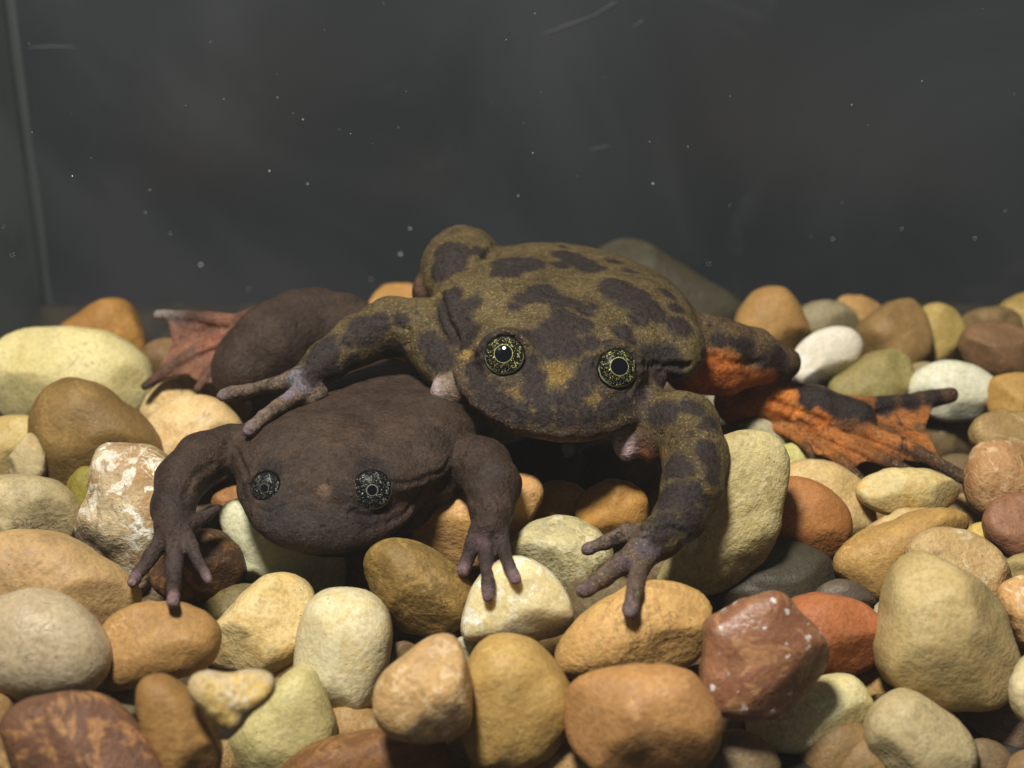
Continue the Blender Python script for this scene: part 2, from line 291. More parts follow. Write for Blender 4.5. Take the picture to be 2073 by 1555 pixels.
S('brick red oval pebble touching the lemon yellow chip', (164,94,64), (150,82,56), (174,110,80), 'soft', [(1988,1055),(2010,1014),(2073,998),(2125,1020),(2135,1080),(2100,1125),(2060,1135),(2020,1115)], f=-20)
S('small khaki pebble below the brick red oval', (178,154,98), (160,136,84), (190,168,116), 'soft', [(2030,1145),(2060,1123),(2110,1125),(2135,1160),(2100,1195),(2050,1185)], f=-90)
S('cream and orange blotched stone beside the faceted beige stone', (212,152,92), (206,132,70), (222,190,144), 'patch', [(2020,1200),(2058,1168),(2110,1172),(2150,1230),(2130,1300),(2080,1320),(2050,1270)], f=-60)
S('orange-veined pink and tan rock right of the webbed foot', (188,140,92), (190,112,62), (206,168,124), 'patch', [(1956,968),(1970,912),(2000,893),(2050,898),(2115,930),(2130,985),(2080,1020),(2015,1030),(1985,1045),(1960,1010)], amp=0.045, fac=3)
S('rough tan rock behind the orange-veined one', (170,136,82), (152,118,68), (186,156,104), 'patch', [(1962,890),(1982,845),(2040,833),(2110,846),(2140,890),(2110,940),(2040,925),(1990,915)], f=-20, amp=0.045)
S('bright white oval stone behind the webbed foot\'s upper toe', (234,230,200), (224,218,184), (242,240,220), 'soft', [(1838,805),(1850,762),(1890,736),(1940,734),(1992,755),(2027,790),(2027,827),(2002,842),(1950,850),(1890,845)], amp=0.015)
S('pale khaki stone half hidden by the bright white oval', (176,158,112), (160,142,98), (186,170,126), 'soft', [(1770,805),(1800,765),(1840,740),(1890,735),(1890,790),(1850,825),(1800,830)], f=-70)
S('dark olive brown stone framed by the webbed foot\'s toes', (118,98,62), (102,84,54), (130,110,72), 'soft', [(1850,870),(1890,820),(1925,805),(1955,818),(1974,855),(1968,910),(1950,965),(1910,950),(1865,920)], f=-210)
S('sage green angular stone below the small white one', (154,140,82), (142,126,70), (168,154,98), 'soft', [(1670,790),(1725,745),(1790,707),(1832,718),(1848,755),(1838,795),(1790,830),(1720,830)], fac=3, f=-30)
S('small white bean-shaped stone beside the mottled frog\'s knee', (232,222,200), (220,208,184), (238,232,216), 'soft', [(1600,740),(1628,690),(1680,664),(1722,667),(1744,695),(1737,728),(1702,760),(1670,785),(1620,780)], amp=0.015, f=40)
S('tan orange stone standing tallest by the back pane', (186,132,70), (172,116,60), (196,148,90), 'soft', [(1484,680),(1508,612),(1545,585),(1581,581),(1602,605),(1627,650),(1640,690),(1620,735),(1560,745),(1505,730)], f=20)
S('dusty grey stone between the tallest tan one and the brown one', (152,138,102), (140,126,92), (162,148,114), 'soft', [(1610,640),(1645,612),(1692,611),(1722,630),(1740,665),(1720,700),(1660,710),(1625,690)], f=-60)
S('little apricot pebble on the skyline by the back pane', (192,136,76), (178,120,64), (202,152,96), 'soft', [(1690,620),(1700,603),(1722,597),(1762,608),(1790,628),(1780,665),(1735,670),(1700,650)], f=-90)
S('rounded brown stone behind the sage green one', (160,120,70), (146,108,62), (172,132,84), 'soft', [(1732,690),(1745,655),(1782,625),(1820,606),(1852,610),(1874,640),(1880,692),(1866,735),(1835,760),(1780,755),(1740,735)], f=0)
S('mustard yellow stone on the skyline', (188,160,88), (174,146,76), (198,172,106), 'soft', [(1858,650),(1870,625),(1900,614),(1932,630),(1948,662),(1950,725),(1925,755),(1880,750),(1862,710)], f=-30)
S('reddish brown oval stone by the back pane', (142,96,62), (128,84,54), (156,112,76), 'soft', [(1943,690),(1970,657),(2012,650),(2062,664),(2120,695),(2130,745),(2060,766),(1990,752),(1955,728)], f=0)
S('dull brown stone above the reddish brown oval', (142,114,72), (128,102,64), (154,126,84), 'soft', [(1945,650),(1962,635),(1992,624),(2040,624),(2070,650),(2060,690),(1990,695),(1950,680)], f=-60)
S('ochre yellow stone at the skyline\'s end', (188,158,88), (174,144,76), (200,172,106), 'soft', [(2015,640),(2030,618),(2062,599),(2115,588),(2140,640),(2120,700),(2060,700),(2030,680)], f=-80)
S('light orange stone right of the bright white oval', (200,148,72), (186,132,62), (210,162,92), 'soft', [(2000,800),(2012,765),(2060,757),(2120,765),(2135,810),(2110,855),(2040,855),(2010,840)], f=-20)
S('grey beige blunt stone under the faceted beige stone', (186,168,122), (174,154,108), (160,138,96), 'soft', [(1755,1470),(1780,1425),(1830,1400),(1882,1420),(1942,1465),(1970,1507),(1960,1560),(1900,1595),(1820,1595),(1775,1560)], f=-230, fac=3)
S('cream yellow wedge stone under the jasper slab', (216,202,146), (206,190,128), (222,214,172), 'soft', [(1488,1455),(1560,1430),(1620,1400),(1660,1376),(1722,1367),(1747,1400),(1774,1460),(1767,1497),(1702,1512),(1590,1519),(1540,1507),(1508,1482)], f=-200, th=0.4)
S('pinkish grey stone under the cream yellow wedge', (160,138,118), (146,124,106), (172,150,132), 'soft', [(1490,1512),(1530,1490),(1610,1500),(1690,1510),(1700,1560),(1640,1600),(1550,1600),(1505,1555)], f=-330)
S('small ochre stone in the hollow beside the cream yellow wedge', (176,132,72), (160,116,60), (188,146,88), 'soft', [(1720,1390),(1745,1350),(1785,1345),(1815,1390),(1810,1430),(1770,1440),(1735,1425)], f=-260)
S('mauve brown stone half buried beside the blunt grey one', (140,114,90), (126,102,80), (152,128,104), 'soft', [(1920,1450),(1980,1420),(2060,1410),(2120,1430),(2130,1510),(2060,1550),(1980,1520)], f=-330)
S('cream chip touching the lower flank of the large faceted stone', (204,186,138), (190,170,120), (214,200,160), 'soft', [(2043,1405),(2060,1350),(2090,1325),(2130,1345),(2135,1440),(2100,1475),(2065,1455)], f=-90)
# --- stones under the dark frog's webbed hind foot
S('creamy pink stone between the dark frog\'s elbow and hind foot', (226,194,138), (214,172,112), (234,210,164), 'soft', [(292,880),(320,835),(355,812),(405,800),(460,828),(492,870),(480,920),(420,950),(350,945),(305,925)], f=-40)
S('cream stone with an orange vein under the webbed hind foot', (216,186,128), (196,128,54), (230,214,176), 'patch', [(282,855),(300,800),(350,768),(400,770),(420,800),(370,830),(320,870)], f=-60)
S('pale beige stone under the dark frog\'s bent hind leg', (214,184,132), (200,164,110), (224,202,160), 'soft', [(370,770),(400,740),(450,755),(500,800),(505,845),(450,855),(390,820)], f=-100)
S('peach stone touching the dark frog\'s upper arm', (218,176,118), (204,156,96), (228,196,146), 'soft', [(325,960),(345,925),(400,900),(470,895),(480,940),(430,985),(370,1000)], f=-110)
S('brown stone beside the tip of the webbed hind foot', (146,108,70), (130,94,60), (158,120,82), 'soft', [(278,735),(300,697),(340,685),(390,700),(400,745),(350,775),(300,770)], f=-120)
S('orange stone peeping over the mottled frog\'s raised arm', (196,130,62), (182,114,52), (206,146,84), 'soft', [(745,630),(765,592),(795,578),(845,581),(890,605),(900,670),(870,720),(800,730),(755,700)], f=-60)
S('large dim olive solid standing in for a back pane reflection behind the mottled frog', (72,66,48), (66,60,44), (78,72,52), 'soft', [(1180,540),(1225,484),(1290,487),(1350,525),(1420,570),(1500,615),(1520,680),(1400,720),(1250,700),(1180,640)], f=-100, th=0.25, amp=0.015)  # added solid, shaped and coloured as a reflection in the back pane

FOOT_ROW = 0.35
def build_pebbles():
    step = 6
    gw, gh = int(2300 / step), int(1750 / step)
    gx, gy = np.meshgrid(np.arange(gw) * step - 100, np.arange(gh) * step + 0)
    front = np.full((gh, gw), 1e9); back = []
    for i, p in enumerate(PEB):
        c, ang, R = outline(p['poly'], sharp=p['fac'] in (4, 6))
        p['c'], p['ang'], p['R'] = c, ang, R
        ys = c[1] + R * np.sin(ang); xs = c[0] + R * np.cos(ang)
        p['size'] = min(xs.max() - xs.min(), ys.max() - ys.min())
        a = np.stack([xs, ys], 1) - c; ev = np.linalg.eigvalsh(np.cov(a.T)); p['minor'] = 2 * math.sqrt(2 * max(ev[0], 1))
        p['T'] = p['th'] * p['minor']
        p['D'] = float(D_plane(c[1])) - p['f']
        p['seed'] = i + 1
    order = sorted(PEB, key=lambda p: p['D'])
    placed = []
    for p in order:
        c = p['c']
        dx, dy = gx - c[0], gy - c[1]
        th = np.arctan2(dy, dx); rho = np.hypot(dx, dy) / np.interp(th, p['ang'], p['R'], period=2 * np.pi)
        m = rho < 1
        h = np.where(m, p['T'] * np.sqrt(np.clip(1 - np.clip(rho, 0, 1) ** 2.4, 0, 1)), 0)
        D = p['D']
        for q in placed:
            ov = m & q['m']
            if ov.any():
                need = (q['D'] + q['h'][ov] + h[ov]).max() - 10
                D = max(D, min(need, p['D'] + 160))
        p['D'] = D; p['m'] = m; p['h'] = h
        placed.append(p)
        front = np.minimum(front, np.where(m, D - h, 1e9))
    return gx, gy, front

def pebble_mesh(p, nlat=22):
    c, ang, R, D = p['c'], p['ang'], p['R'], p['D']
    s = 1 + D / F
    n = len(ang); e = p['e']
    r = np.random.default_rng(p['seed'] * 13 + 5)
    phis = np.linspace(0, np.pi, nlat + 1)[1:-1]
    V = [[0, 0, -p['T']]]
    for ph in phis:
        rr = math.sin(ph) ** e; zz = -math.copysign(abs(math.cos(ph)) ** e, math.cos(ph)) * p['T']
        # rounder outline towards the poles
        Rm = R * (1 - 0.12 * (1 - rr)) + R.mean() * 0.12 * (1 - rr)
        V += [[rr * Rm[k] * math.cos(ang[k]), rr * Rm[k] * math.sin(ang[k]), zz] for k in range(n)]
    V.append([0, 0, p['T']])
    V = np.array(V)
    sc = p['minor'] / 2
    for k in range(p['fac']):                   # broad worn flats on the near and far faces
        d = r.normal(size=3); d[:2] *= 0.62 / max(np.hypot(d[0], d[1]), 0.3); d[2] = -r.uniform(0.45, 1.1) if k % 3 else 0.8; d /= np.linalg.norm(d)
        sup = (V @ d).max(); lim = sup * r.uniform(0.66, 0.84)
        over = np.maximum(V @ d - lim, 0)
        V -= np.outer(over * over / (over + 0.06 * sc) * 0.95, d)
    off = r.uniform(-50, 50, 3)
    out = V / np.maximum(np.linalg.norm(V, axis=1, keepdims=True), 1e-6)
    q1 = V / sc
    dn = np.array([noise.noise(Vector(a * 1.1 + off)) * 0.9 - 0.5 * max(0.0, abs(noise.noise(Vector(a * 1.7 - off))) * 3 - 0.75) + noise.noise(Vector(a * 2.7 + off)) * 0.45 + noise.noise(Vector(a * 6.5 + off)) * 0.22 for a in q1])
    V = V + out * (dn * p['amp'] * sc)[:, None]
    faces = []
    rows = nlat - 1
    for k in range(n): faces.append((0, 1 + (k + 1) % n, 1 + k))
    for i in range(rows - 1):
        for k in range(n):
            a = 1 + i * n + k; b = 1 + i * n + (k + 1) % n
            faces.append((a, b, b + n, a + n))
    last = len(V) - 1; base = 1 + (rows - 1) * n
    for k in range(n): faces.append((last, base + k, base + (k + 1) % n))
    P = V * s
    P[:, 0] += (c[0] - CX) * s; P[:, 1] += (c[1] - CY) * s; P[:, 2] += D
    return P, faces

def place_pebble(p, group):
    P, faces = pebble_mesh(p, 22 if group == 'pebbles of the tank floor' else 12)
    W = world(P)
    org = W.mean(0)
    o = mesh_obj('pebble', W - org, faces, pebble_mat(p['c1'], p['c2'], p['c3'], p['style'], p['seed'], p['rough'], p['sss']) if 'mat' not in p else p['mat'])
    o.location = org
    tag(o, p['label'], 'pebble', group)
    p['obj'] = o
    return o

GX, GY, FRONT = build_pebbles()
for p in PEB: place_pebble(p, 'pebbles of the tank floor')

# sheet under the stones, the shade of the gaps put into its dark colour
N = NT('gap_shade_sheet'); tc = N.n('TexCoord').outputs['Object']
N.put(N.b.inputs['Base Color'], N.mix(N.ramp(N.noise(tc, 150, 5), 0.4, 0.6), (0.016, 0.013, 0.010), (0.035, 0.027, 0.018))); N.b.inputs['Roughness'].default_value = 0.9
nx, ny = 40, 24
vs = [(-0.16 + 0.32 * i / nx, 0.06 + 0.35 * j / ny, -0.0155 + 0.002 * noise.noise(Vector((i * .7, j * .7, 3)))) for j in range(ny + 1) for i in range(nx + 1)]
fs = [(j * (nx + 1) + i, j * (nx + 1) + i + 1, (j + 1) * (nx + 1) + i + 1, (j + 1) * (nx + 1) + i) for j in range(ny) for i in range(nx)]
tag(mesh_obj('gap_shade_sheet', vs, fs, N.m), 'dark sheet under the pebbles painted as the shade in their gaps', 'gap_shade_sheet', kind='structure')
# ---------------------------------------------------------------- frogs
def surface_nets(A):
    ins = A < 0
    cnt = np.zeros(tuple(s - 1 for s in A.shape), np.uint8)
    corners = [(i, j, k) for i in (0, 1) for j in (0, 1) for k in (0, 1)]
    for (i, j, k) in corners:
        cnt += ins[i:A.shape[0] - 1 + i, j:A.shape[1] - 1 + j, k:A.shape[2] - 1 + k]
    idx = np.argwhere((cnt > 0) & (cnt < 8))
    ids = np.full(cnt.shape, -1, np.int32); ids[tuple(idx.T)] = np.arange(len(idx))
    acc = np.zeros((len(idx), 3)); num = np.zeros(len(idx))
    val = {c: A[idx[:, 0] + c[0], idx[:, 1] + c[1], idx[:, 2] + c[2]] for c in corners}
    for a in corners:
        for ax in range(3):
            if a[ax]: continue
            b = list(a); b[ax] = 1; b = tuple(b)
            va, vb = val[a], val[b]; cr = (va < 0) != (vb < 0)
            t = np.where(cr, va / np.where(cr, va - vb, 1), 0)
            for q in range(3): acc[:, q] += np.where(cr, a[q] + (t if q == ax else 0), 0)
            num += cr
    V = idx + acc / num[:, None]
    faces = []
    for ax in range(3):
        o1, o2 = (ax + 1) % 3, (ax + 2) % 3
        sl0 = [slice(1, -1)] * 3; sl0[ax] = slice(0, -1)
        sl1 = [slice(1, -1)] * 3; sl1[ax] = slice(1, None)
        a, b = ins[tuple(sl0)], ins[tuple(sl1)]
        e = np.argwhere(a != b); flip = a[tuple(e.T)]
        off = np.ones(3, int); off[ax] = 0
        e = e + off
        def cid(d1, d2):
            c = e.copy(); c[:, o1] -= d1; c[:, o2] -= d2
            return ids[tuple(c.T)]
        q = np.stack([cid(1, 1), cid(0, 1), cid(0, 0), cid(1, 0)], 1)
        q[~flip] = q[~flip][:, ::-1]
        faces.append(q)
    Fc = np.concatenate(faces); Fc = Fc[(Fc >= 0).all(1)]
    return V, Fc

def unit(v): v = np.asarray(v, float); return v / np.linalg.norm(v)
def frame(fwd, right):
    f = unit(fwd); r = np.asarray(right, float); r = unit(r - f * (r @ f)); u = np.cross(r, f)
    if u[1] > 0: u = -u
    return np.stack([r, f, u])                   # rows: right, forward, up
class Sdf:
    def __init__(s): s.pr = []
    def ell(s, c, r, M=None, k=20, col='skin', op='add', m=4):
        sc = 1 + c[2] / F
        s.pr.append(dict(t='ell', c=pt(*c), r=np.array(r, float) * sc, M=np.eye(3) if M is None else M, k=k, col=col, op=op))
    def cap(s, a, b, k=10, col='skin', op='add'):
        s.pr.append(dict(t='cap', a=pt(*a[:3]), b=pt(*b[:3]), ra=a[3] * (1 + a[2] / F), rb=b[3] * (1 + b[2] / F), k=k, col=col, op=op))
    def chain(s, pts, k=10, col='skin', op='add', cols=None):
        for i in range(len(pts) - 1): s.cap(pts[i], pts[i + 1], k, cols[i] if cols else col, op)
    def tri(s, a, b, c, r, k=5, col='web'):
        s.pr.append(dict(t='tri', a=pt(*a), b=pt(*b), c=pt(*c), r=r, k=k, col=col, op='add'))
    def bounds(s, p):
        if p['t'] == 'ell':
            R = np.sqrt(((p['M'] * p['r'][:, None]) ** 2).sum(0)); return p['c'] - R, p['c'] + R
        if p['t'] == 'cap':
            R = max(p['ra'], p['rb']); return np.minimum(p['a'], p['b']) - R, np.maximum(p['a'], p['b']) + R
        return np.min([p['a'], p['b'], p['c']], 0) - p['r'], np.max([p['a'], p['b'], p['c']], 0) + p['r']
    def ev(s, p, X, Y, Z):
        if p['t'] == 'ell':
            x, y, z = X - p['c'][0], Y - p['c'][1], Z - p['c'][2]
            M, r = p['M'], p['r']
            q = [M[i, 0] * x + M[i, 1] * y + M[i, 2] * z for i in range(3)]
            k0 = np.sqrt(sum((q[i] / r[i]) ** 2 for i in range(3))); k1 = np.sqrt(sum((q[i] / r[i] ** 2) ** 2 for i in range(3)))
            return k0 * (k0 - 1) / np.maximum(k1, 1e-6)
        if p['t'] == 'cap':
            ab = p['b'] - p['a']
            h = np.clip(((X - p['a'][0]) * ab[0] + (Y - p['a'][1]) * ab[1] + (Z - p['a'][2]) * ab[2]) / max(ab @ ab, 1e-6), 0, 1)
            return np.sqrt((X - p['a'][0] - h * ab[0]) ** 2 + (Y - p['a'][1] - h * ab[1]) ** 2 + (Z - p['a'][2] - h * ab[2]) ** 2) - (p['ra'] + (p['rb'] - p['ra']) * h)
        P = np.stack(np.broadcast_arrays(X, Y, Z), -1).astype(np.float32)
        a, b, c = p['a'], p['b'], p['c']; n = np.cross(b - a, c - a); n2 = n @ n
        def seg(u, v):
            e = v - u; h = np.clip(((P - u) @ e) / max(e @ e, 1e-6), 0, 1); d = P - u - h[..., None] * e; return (d * d).sum(-1)
        inside = (((P - a) @ np.cross(n, b - a)) >= 0) & (((P - b) @ np.cross(n, c - b)) >= 0) & (((P - c) @ np.cross(n, a - c)) >= 0)
        d2 = np.minimum(np.minimum(seg(a, b), seg(b, c)), seg(c, a))
        return np.sqrt(np.where(inside, ((P - a) @ n) ** 2 / n2, d2)) - p['r']
    def mesh(s, h=4.0):
        lo = np.min([s.bounds(p)[0] for p in s.pr if p['op'] == 'add'], 0) - 30
        hi = np.max([s.bounds(p)[1] for p in s.pr if p['op'] == 'add'], 0) + 30
        n = np.ceil((hi - lo) / h).astype(int)
        A = np.full(tuple(n), 60.0, np.float32)
        for p in s.pr:
            b0, b1 = s.bounds(p); pad = p['k'] + 22
            i0 = np.clip(((b0 - pad - lo) / h).astype(int), 0, n - 1); i1 = np.clip(((b1 + pad - lo) / h).astype(int) + 1, 1, n)
            X = (lo[0] + h * np.arange(i0[0], i1[0], dtype=np.float32))[:, None, None]
            Y = (lo[1] + h * np.arange(i0[1], i1[1], dtype=np.float32))[None, :, None]
            Z = (lo[2] + h * np.arange(i0[2], i1[2], dtype=np.float32))[None, None, :]
            d = s.ev(p, X, Y, Z).astype(np.float32)
            sl = tuple(slice(i0[q], i1[q]) for q in range(3)); B = A[sl]; k = p['k']
            if p['op'] == 'add':
                t = np.maximum(k - np.abs(B - d), 0) / k; A[sl] = np.minimum(B, d) - t * t * k * 0.25
            else:
                t = np.maximum(k - np.abs(B + d), 0) / k; A[sl] = np.maximum(B, -d) + t * t * k * 0.25
        V, Fc = surface_nets(A)
        V = lo + V * h
        # light relaxing
        E = np.concatenate([Fc[:, [0, 1]], Fc[:, [1, 2]], Fc[:, [2, 3]], Fc[:, [3, 0]]])
        deg = np.bincount(E.ravel(), minlength=len(V)).astype(float)
        for lam in (0.5, 0.4):
            sm = np.stack([np.bincount(E[:, 0], V[E[:, 1], q], len(V)) + np.bincount(E[:, 1], V[E[:, 0], q], len(V)) for q in range(3)], 1) / deg[:, None]
            V = V + lam * (sm - V)
        return V, Fc
    def weights(s, V):
        ad = [p for p in s.pr if p['op'] == 'add']
        W = np.stack([np.exp(-np.clip(s.ev(p, V[:, 0], V[:, 1], V[:, 2]), -12, 60) / 5.0) for p in ad], 1)
        return ad, W / W.sum(1, keepdims=True)
def normals(V, Fc):
    n = np.cross(V[Fc[:, 2]] - V[Fc[:, 0]], V[Fc[:, 3]] - V[Fc[:, 1]])
    N_ = np.zeros_like(V)
    for q in range(4):
        for c in range(3): N_[:, c] += np.bincount(Fc[:, q], n[:, c], len(V))
    return N_ / np.maximum(np.linalg.norm(N_, axis=1, keepdims=True), 1e-9)
class Surf:
    """looks up the point of a body under a photo pixel"""
    def __init__(s, V):
        s.V = V; sc = 1 + V[:, 2] / F
        s.px = V[:, 0] / sc + CX; s.py = V[:, 1] / sc + CY
    def at(s, x, y, r=9):
        m = np.hypot(s.px - x, s.py - y) < r
        if not m.any(): return None
        i = np.flatnonzero(m); return s.V[i[np.argmin(s.V[i, 2])]]
def spots_field(S_, V, spots):
    f = np.full(len(V), 80.0)
    for (x, y, r) in spots:
        c = S_.at(x, y)
        if c is None: continue
        f = np.minimum(f, np.linalg.norm(V - c, axis=1) - r * (1.12 if y > 740 and 955 < x < 1310 else 1.55) * (1 + c[2] / F))
    return f
def bed_D(x, y):
    """depth of the stones' near surface under a pixel"""
    i = int(round(y / 6)); j = int(round((x + 100) / 6)); v = FRONT[max(i - 1, 0):i + 2, max(j - 1, 0):j + 2].min()
    return float(v) if v < 1e8 else float(D_plane(y))
def make_frog(name, sd, colors, marks, spots, mat, label, folds=(), wr=1.0, h=4.0):
    V, Fc = sd.mesh(h)
    Nn = normals(V, Fc)
    off = Vector((3.1, 7.7, 1.3))
    dn = np.array([noise.noise(Vector(v) / 30 + off) * 1.6 + noise.noise(Vector(v) / 11 + off) * 0.8 for v in V])
    dn += np.array([noise.noise(Vector(v) / 62 - off) * 3.2 for v in V])
    V = V + Nn * (dn * wr)[:, None]
    S0 = Surf(V)
    for (line, dep, wid) in folds:               # skin folds and wrinkles pressed into the surface
        pts = []
        for p0, p1 in zip(line[:-1], line[1:]):
            for t in np.linspace(0, 1, max(2, int(math.hypot(p1[0] - p0[0], p1[1] - p0[1]) / 4)), endpoint=False):
                q = S0.at(p0[0] + (p1[0] - p0[0]) * t, p0[1] + (p1[1] - p0[1]) * t)
                if q is not None: pts.append(q)
        if not pts: continue
        pts = np.array(pts); d = np.full(len(V), 1e9)
        near = np.flatnonzero(((V > pts.min(0) - 40) & (V < pts.max(0) + 40)).all(1))
        for q in pts: d[near] = np.minimum(d[near], np.linalg.norm(V[near] - q, axis=1))
        V = V + Nn * (-dep * np.exp(-(d / wid) ** 2) + dep * 0.45 * np.exp(-((d - 2.1 * wid) / (1.2 * wid)) ** 2))[:, None]
    ad, W = sd.weights(V)
    base = np.array([mul(lin(colors[p['col']]), 1) for p in ad]); C = W @ base
    S_ = Surf(V)
    for (x, y, r, c, a) in marks:
        q = S_.at(x, y)
        if q is None: continue
        wgt = np.clip(1.25 - np.linalg.norm(V - q, axis=1) / (r * (1 + q[2] / F)), 0, 0.5) * 2 * a
        C = C * (1 - wgt[:, None]) + np.array(lin(c)) * wgt[:, None]
    f = spots_field(S_, V, spots) if spots else np.full(len(V), 80.0)
    # flesh with no blotches: webs, pale lumps, fingertips
    plain = W @ np.array([1.0 if p['col'] in ('pale', 'tip', 'lip', 'orange', 'shade') else 0.0 for p in ad])
    f = f + plain * 60
    Wd = world(V); org = np.array([Wd[:, 0].mean(), Wd[:, 1].mean(), Wd[:, 2].min()])
    o = mesh_obj(name, Wd - org, Fc, mat); o.location = org
    me = o.data
    a1 = me.attributes.new('tint', 'FLOAT_COLOR', 'POINT'); a1.data.foreach_set('color', np.concatenate([C, np.ones((len(C), 1))], 1).astype(np.float32).ravel())
    a2 = me.attributes.new('blotch', 'FLOAT', 'POINT'); a2.data.foreach_set('value', f.astype(np.float32))
    a3 = me.attributes.new('plain', 'FLOAT', 'POINT'); a3.data.foreach_set('value', plain.astype(np.float32))
    tag(o, label, 'frog', 'frogs on the tank floor')
    return o, S_
def skin_mat(name, dark, gold, goldamt):
    N = NT(name); tc = N.n('TexCoord').outputs['Object']
    tint = N.attr('tint', 'Color'); bl = N.attr('blotch'); plain = N.attr('plain')
    e = N.math('SUBTRACT', N.noise(tc, 520, 6, 0.78, 0.6), 0.5)
    fld = N.math('ADD', N.math('SUBTRACT', bl, 3.0), N.math('MULTIPLY', e, 42))
    if goldamt > 0.3:                            # further small irregular patches between the large ones
        own = N.math('MULTIPLY', N.math('SUBTRACT', 0.615, N.noise(tc, 170, 6, 0.72, 0.8)), 160)
        fld = N.math('MINIMUM', fld, N.math('ADD', own, N.math('MULTIPLY', plain, 60)))
    k = N.ramp(fld, 9, -8)
    fine = N.noise(tc, 1700, 4, 0.7)
    mid = N.noise(tc, 260, 4, 0.6)
    c = N.mix(N.ramp(mid, 0.35, 0.66, 0, 0.60), tint, N.mix(1.0, tint, (0.48, 0.42, 0.40), 'MULTIPLY'))
    c = N.mix(N.ramp(N.noise(tc, 900, 4, 0.7), 0.42, 0.62, 0, 0.35), c, N.mix(1.0, c, (1.6, 1.45, 1.25), 'MULTIPLY'))
    big = N.noise(tc, 70, 5, 0.6, 0.6)
    c = N.mix(N.ramp(big, 0.42, 0.62, 0, 0.55), c, N.mix(1.0, c, (0.55, 0.50, 0.52), 'MULTIPLY'))
    sp = N.ramp(N.noise(tc, 2600, 3, 0.75), 0.54, 0.68)
    spa = N.math('MULTIPLY', sp, N.math('MULTIPLY', N.math('SUBTRACT', 1.0, plain), goldamt))
    c = N.mix(spa, c, gold)
    dk = N.mix(N.ramp(fine, 0.3, 0.7), mul(dark, 0.6), mul(dark, 1.25))
    c = N.mix(k, c, dk)
    c = N.mix(N.ramp(fine, 0.30, 0.56, 0.60, 0.0), c, (0.012, 0.010, 0.010))
    N.put(N.b.inputs['Base Color'], c)
    N.b.inputs['Roughness'].default_value = 0.5; N.b.inputs['Specular IOR Level'].default_value = 0.10
    N.b.inputs['Subsurface Weight'].default_value = 0.2; N.b.inputs['Subsurface Radius'].default_value = (1.0, 0.5, 0.3); N.b.inputs['Subsurface Scale'].default_value = 0.0007
    wart = N.ramp(N.vor(tc, 1100), 0.35, 0.05)
    hh = N.math('ADD', N.math('ADD', N.math('MULTIPLY', fine, 0.6), N.math('MULTIPLY', wart, 0.25)), N.noise(tc, 600, 4, 0.6))
    N.l(N.bump(hh, 0.7, 0.0006), N.b.inputs['Normal'])
    return N.m

# eyes ------------------------------------------------------------------
def eye_mats(name, fleck, dens, ring, pup):
    N = NT(name); g = N.n('TexCoord').outputs['Object']
    sx = N.n('SeparateXYZ'); N.l(g, sx.inputs[0])
    rr = N.math('SQRT', N.math('ADD', N.math('POWER', sx.outputs[0], 2.0), N.math('POWER', sx.outputs[1], 2.0)))
    R = EYE_R
    wob = N.math('ADD', rr, N.math('MULTIPLY', N.math('SUBTRACT', N.noise(g, 1500, 2), 0.5), 0.10 * R))
    fl = N.ramp(N.noise(g, 4200, 2, 0.6, 1.6), dens, dens + 0.04)
    band = N.math('MULTIPLY', N.ramp(wob, pup * R * 1.02, pup * R * 1.12), N.ramp(wob, 0.94 * R, 0.84 * R))
    var = N.mix(N.noise(g, 500, 2), mul(fleck, 0.6), mul(fleck, 1.4))
    c = N.mix(N.math('MULTIPLY', fl, band), (0.004, 0.004, 0.005), var)
    rg = N.math('MULTIPLY', N.ramp(rr, (pup - 0.01) * R, (pup + 0.02) * R), N.ramp(rr, (pup + 0.05) * R, (pup + 0.03) * R))
    c = N.mix(N.math('MULTIPLY', rg, ring), c, var)
    up = sx.outputs[1]
    rim = N.math('MULTIPLY', N.math('MULTIPLY', N.ramp(wob, 0.885 * R, 0.915 * R), N.ramp(wob, 0.965 * R, 0.935 * R)), N.ramp(up, 0.2 * R, -0.2 * R))  # crescent highlight along the lower edge, painted into the eye colour
    c = N.mix(N.math('MULTIPLY', rim, 0.6), c, (0.35, 0.38, 0.25))
    N.put(N.b.inputs['Base Color'], c)
    N.b.inputs['Roughness'].default_value = 0.3; N.b.inputs['Specular IOR Level'].default_value = 0.06
    N.b.inputs['Coat Weight'].default_value = 0.0; N.b.inputs['Coat Roughness'].default_value = 0.04
    P = NT('pupil'); P.b.inputs['Base Color'].default_value = (0.003, 0.0035, 0.006, 1); P.b.inputs['Roughness'].default_value = 0.03; P.b.inputs['Specular IOR Level'].default_value = 0.2
    return N.m, P.m
EYE_R = 0.0028
def cap_mesh(R, r0, r1, bulge, n=40, m=14):
    """part of a ball seen from its pole (+z): from angular radius r0 to r1"""
    V, Fc = [(0, 0, R * bulge)], []
    for i in range(1, m + 1):
        a = r1 * i / m
        for k in range(n):
            t = 2 * math.pi * k / n
            V.append((R * math.sin(a) * math.cos(t), R * math.sin(a) * math.sin(t), R * math.cos(a) * bulge))
    for k in range(n): Fc.append((0, 1 + k, 1 + (k + 1) % n))
    for i in range(m - 1):
        for k in range(n):
            a = 1 + i * n + k; b = 1 + i * n + (k + 1) % n; Fc.append((a, a + n, b + n, b))
    return V, Fc
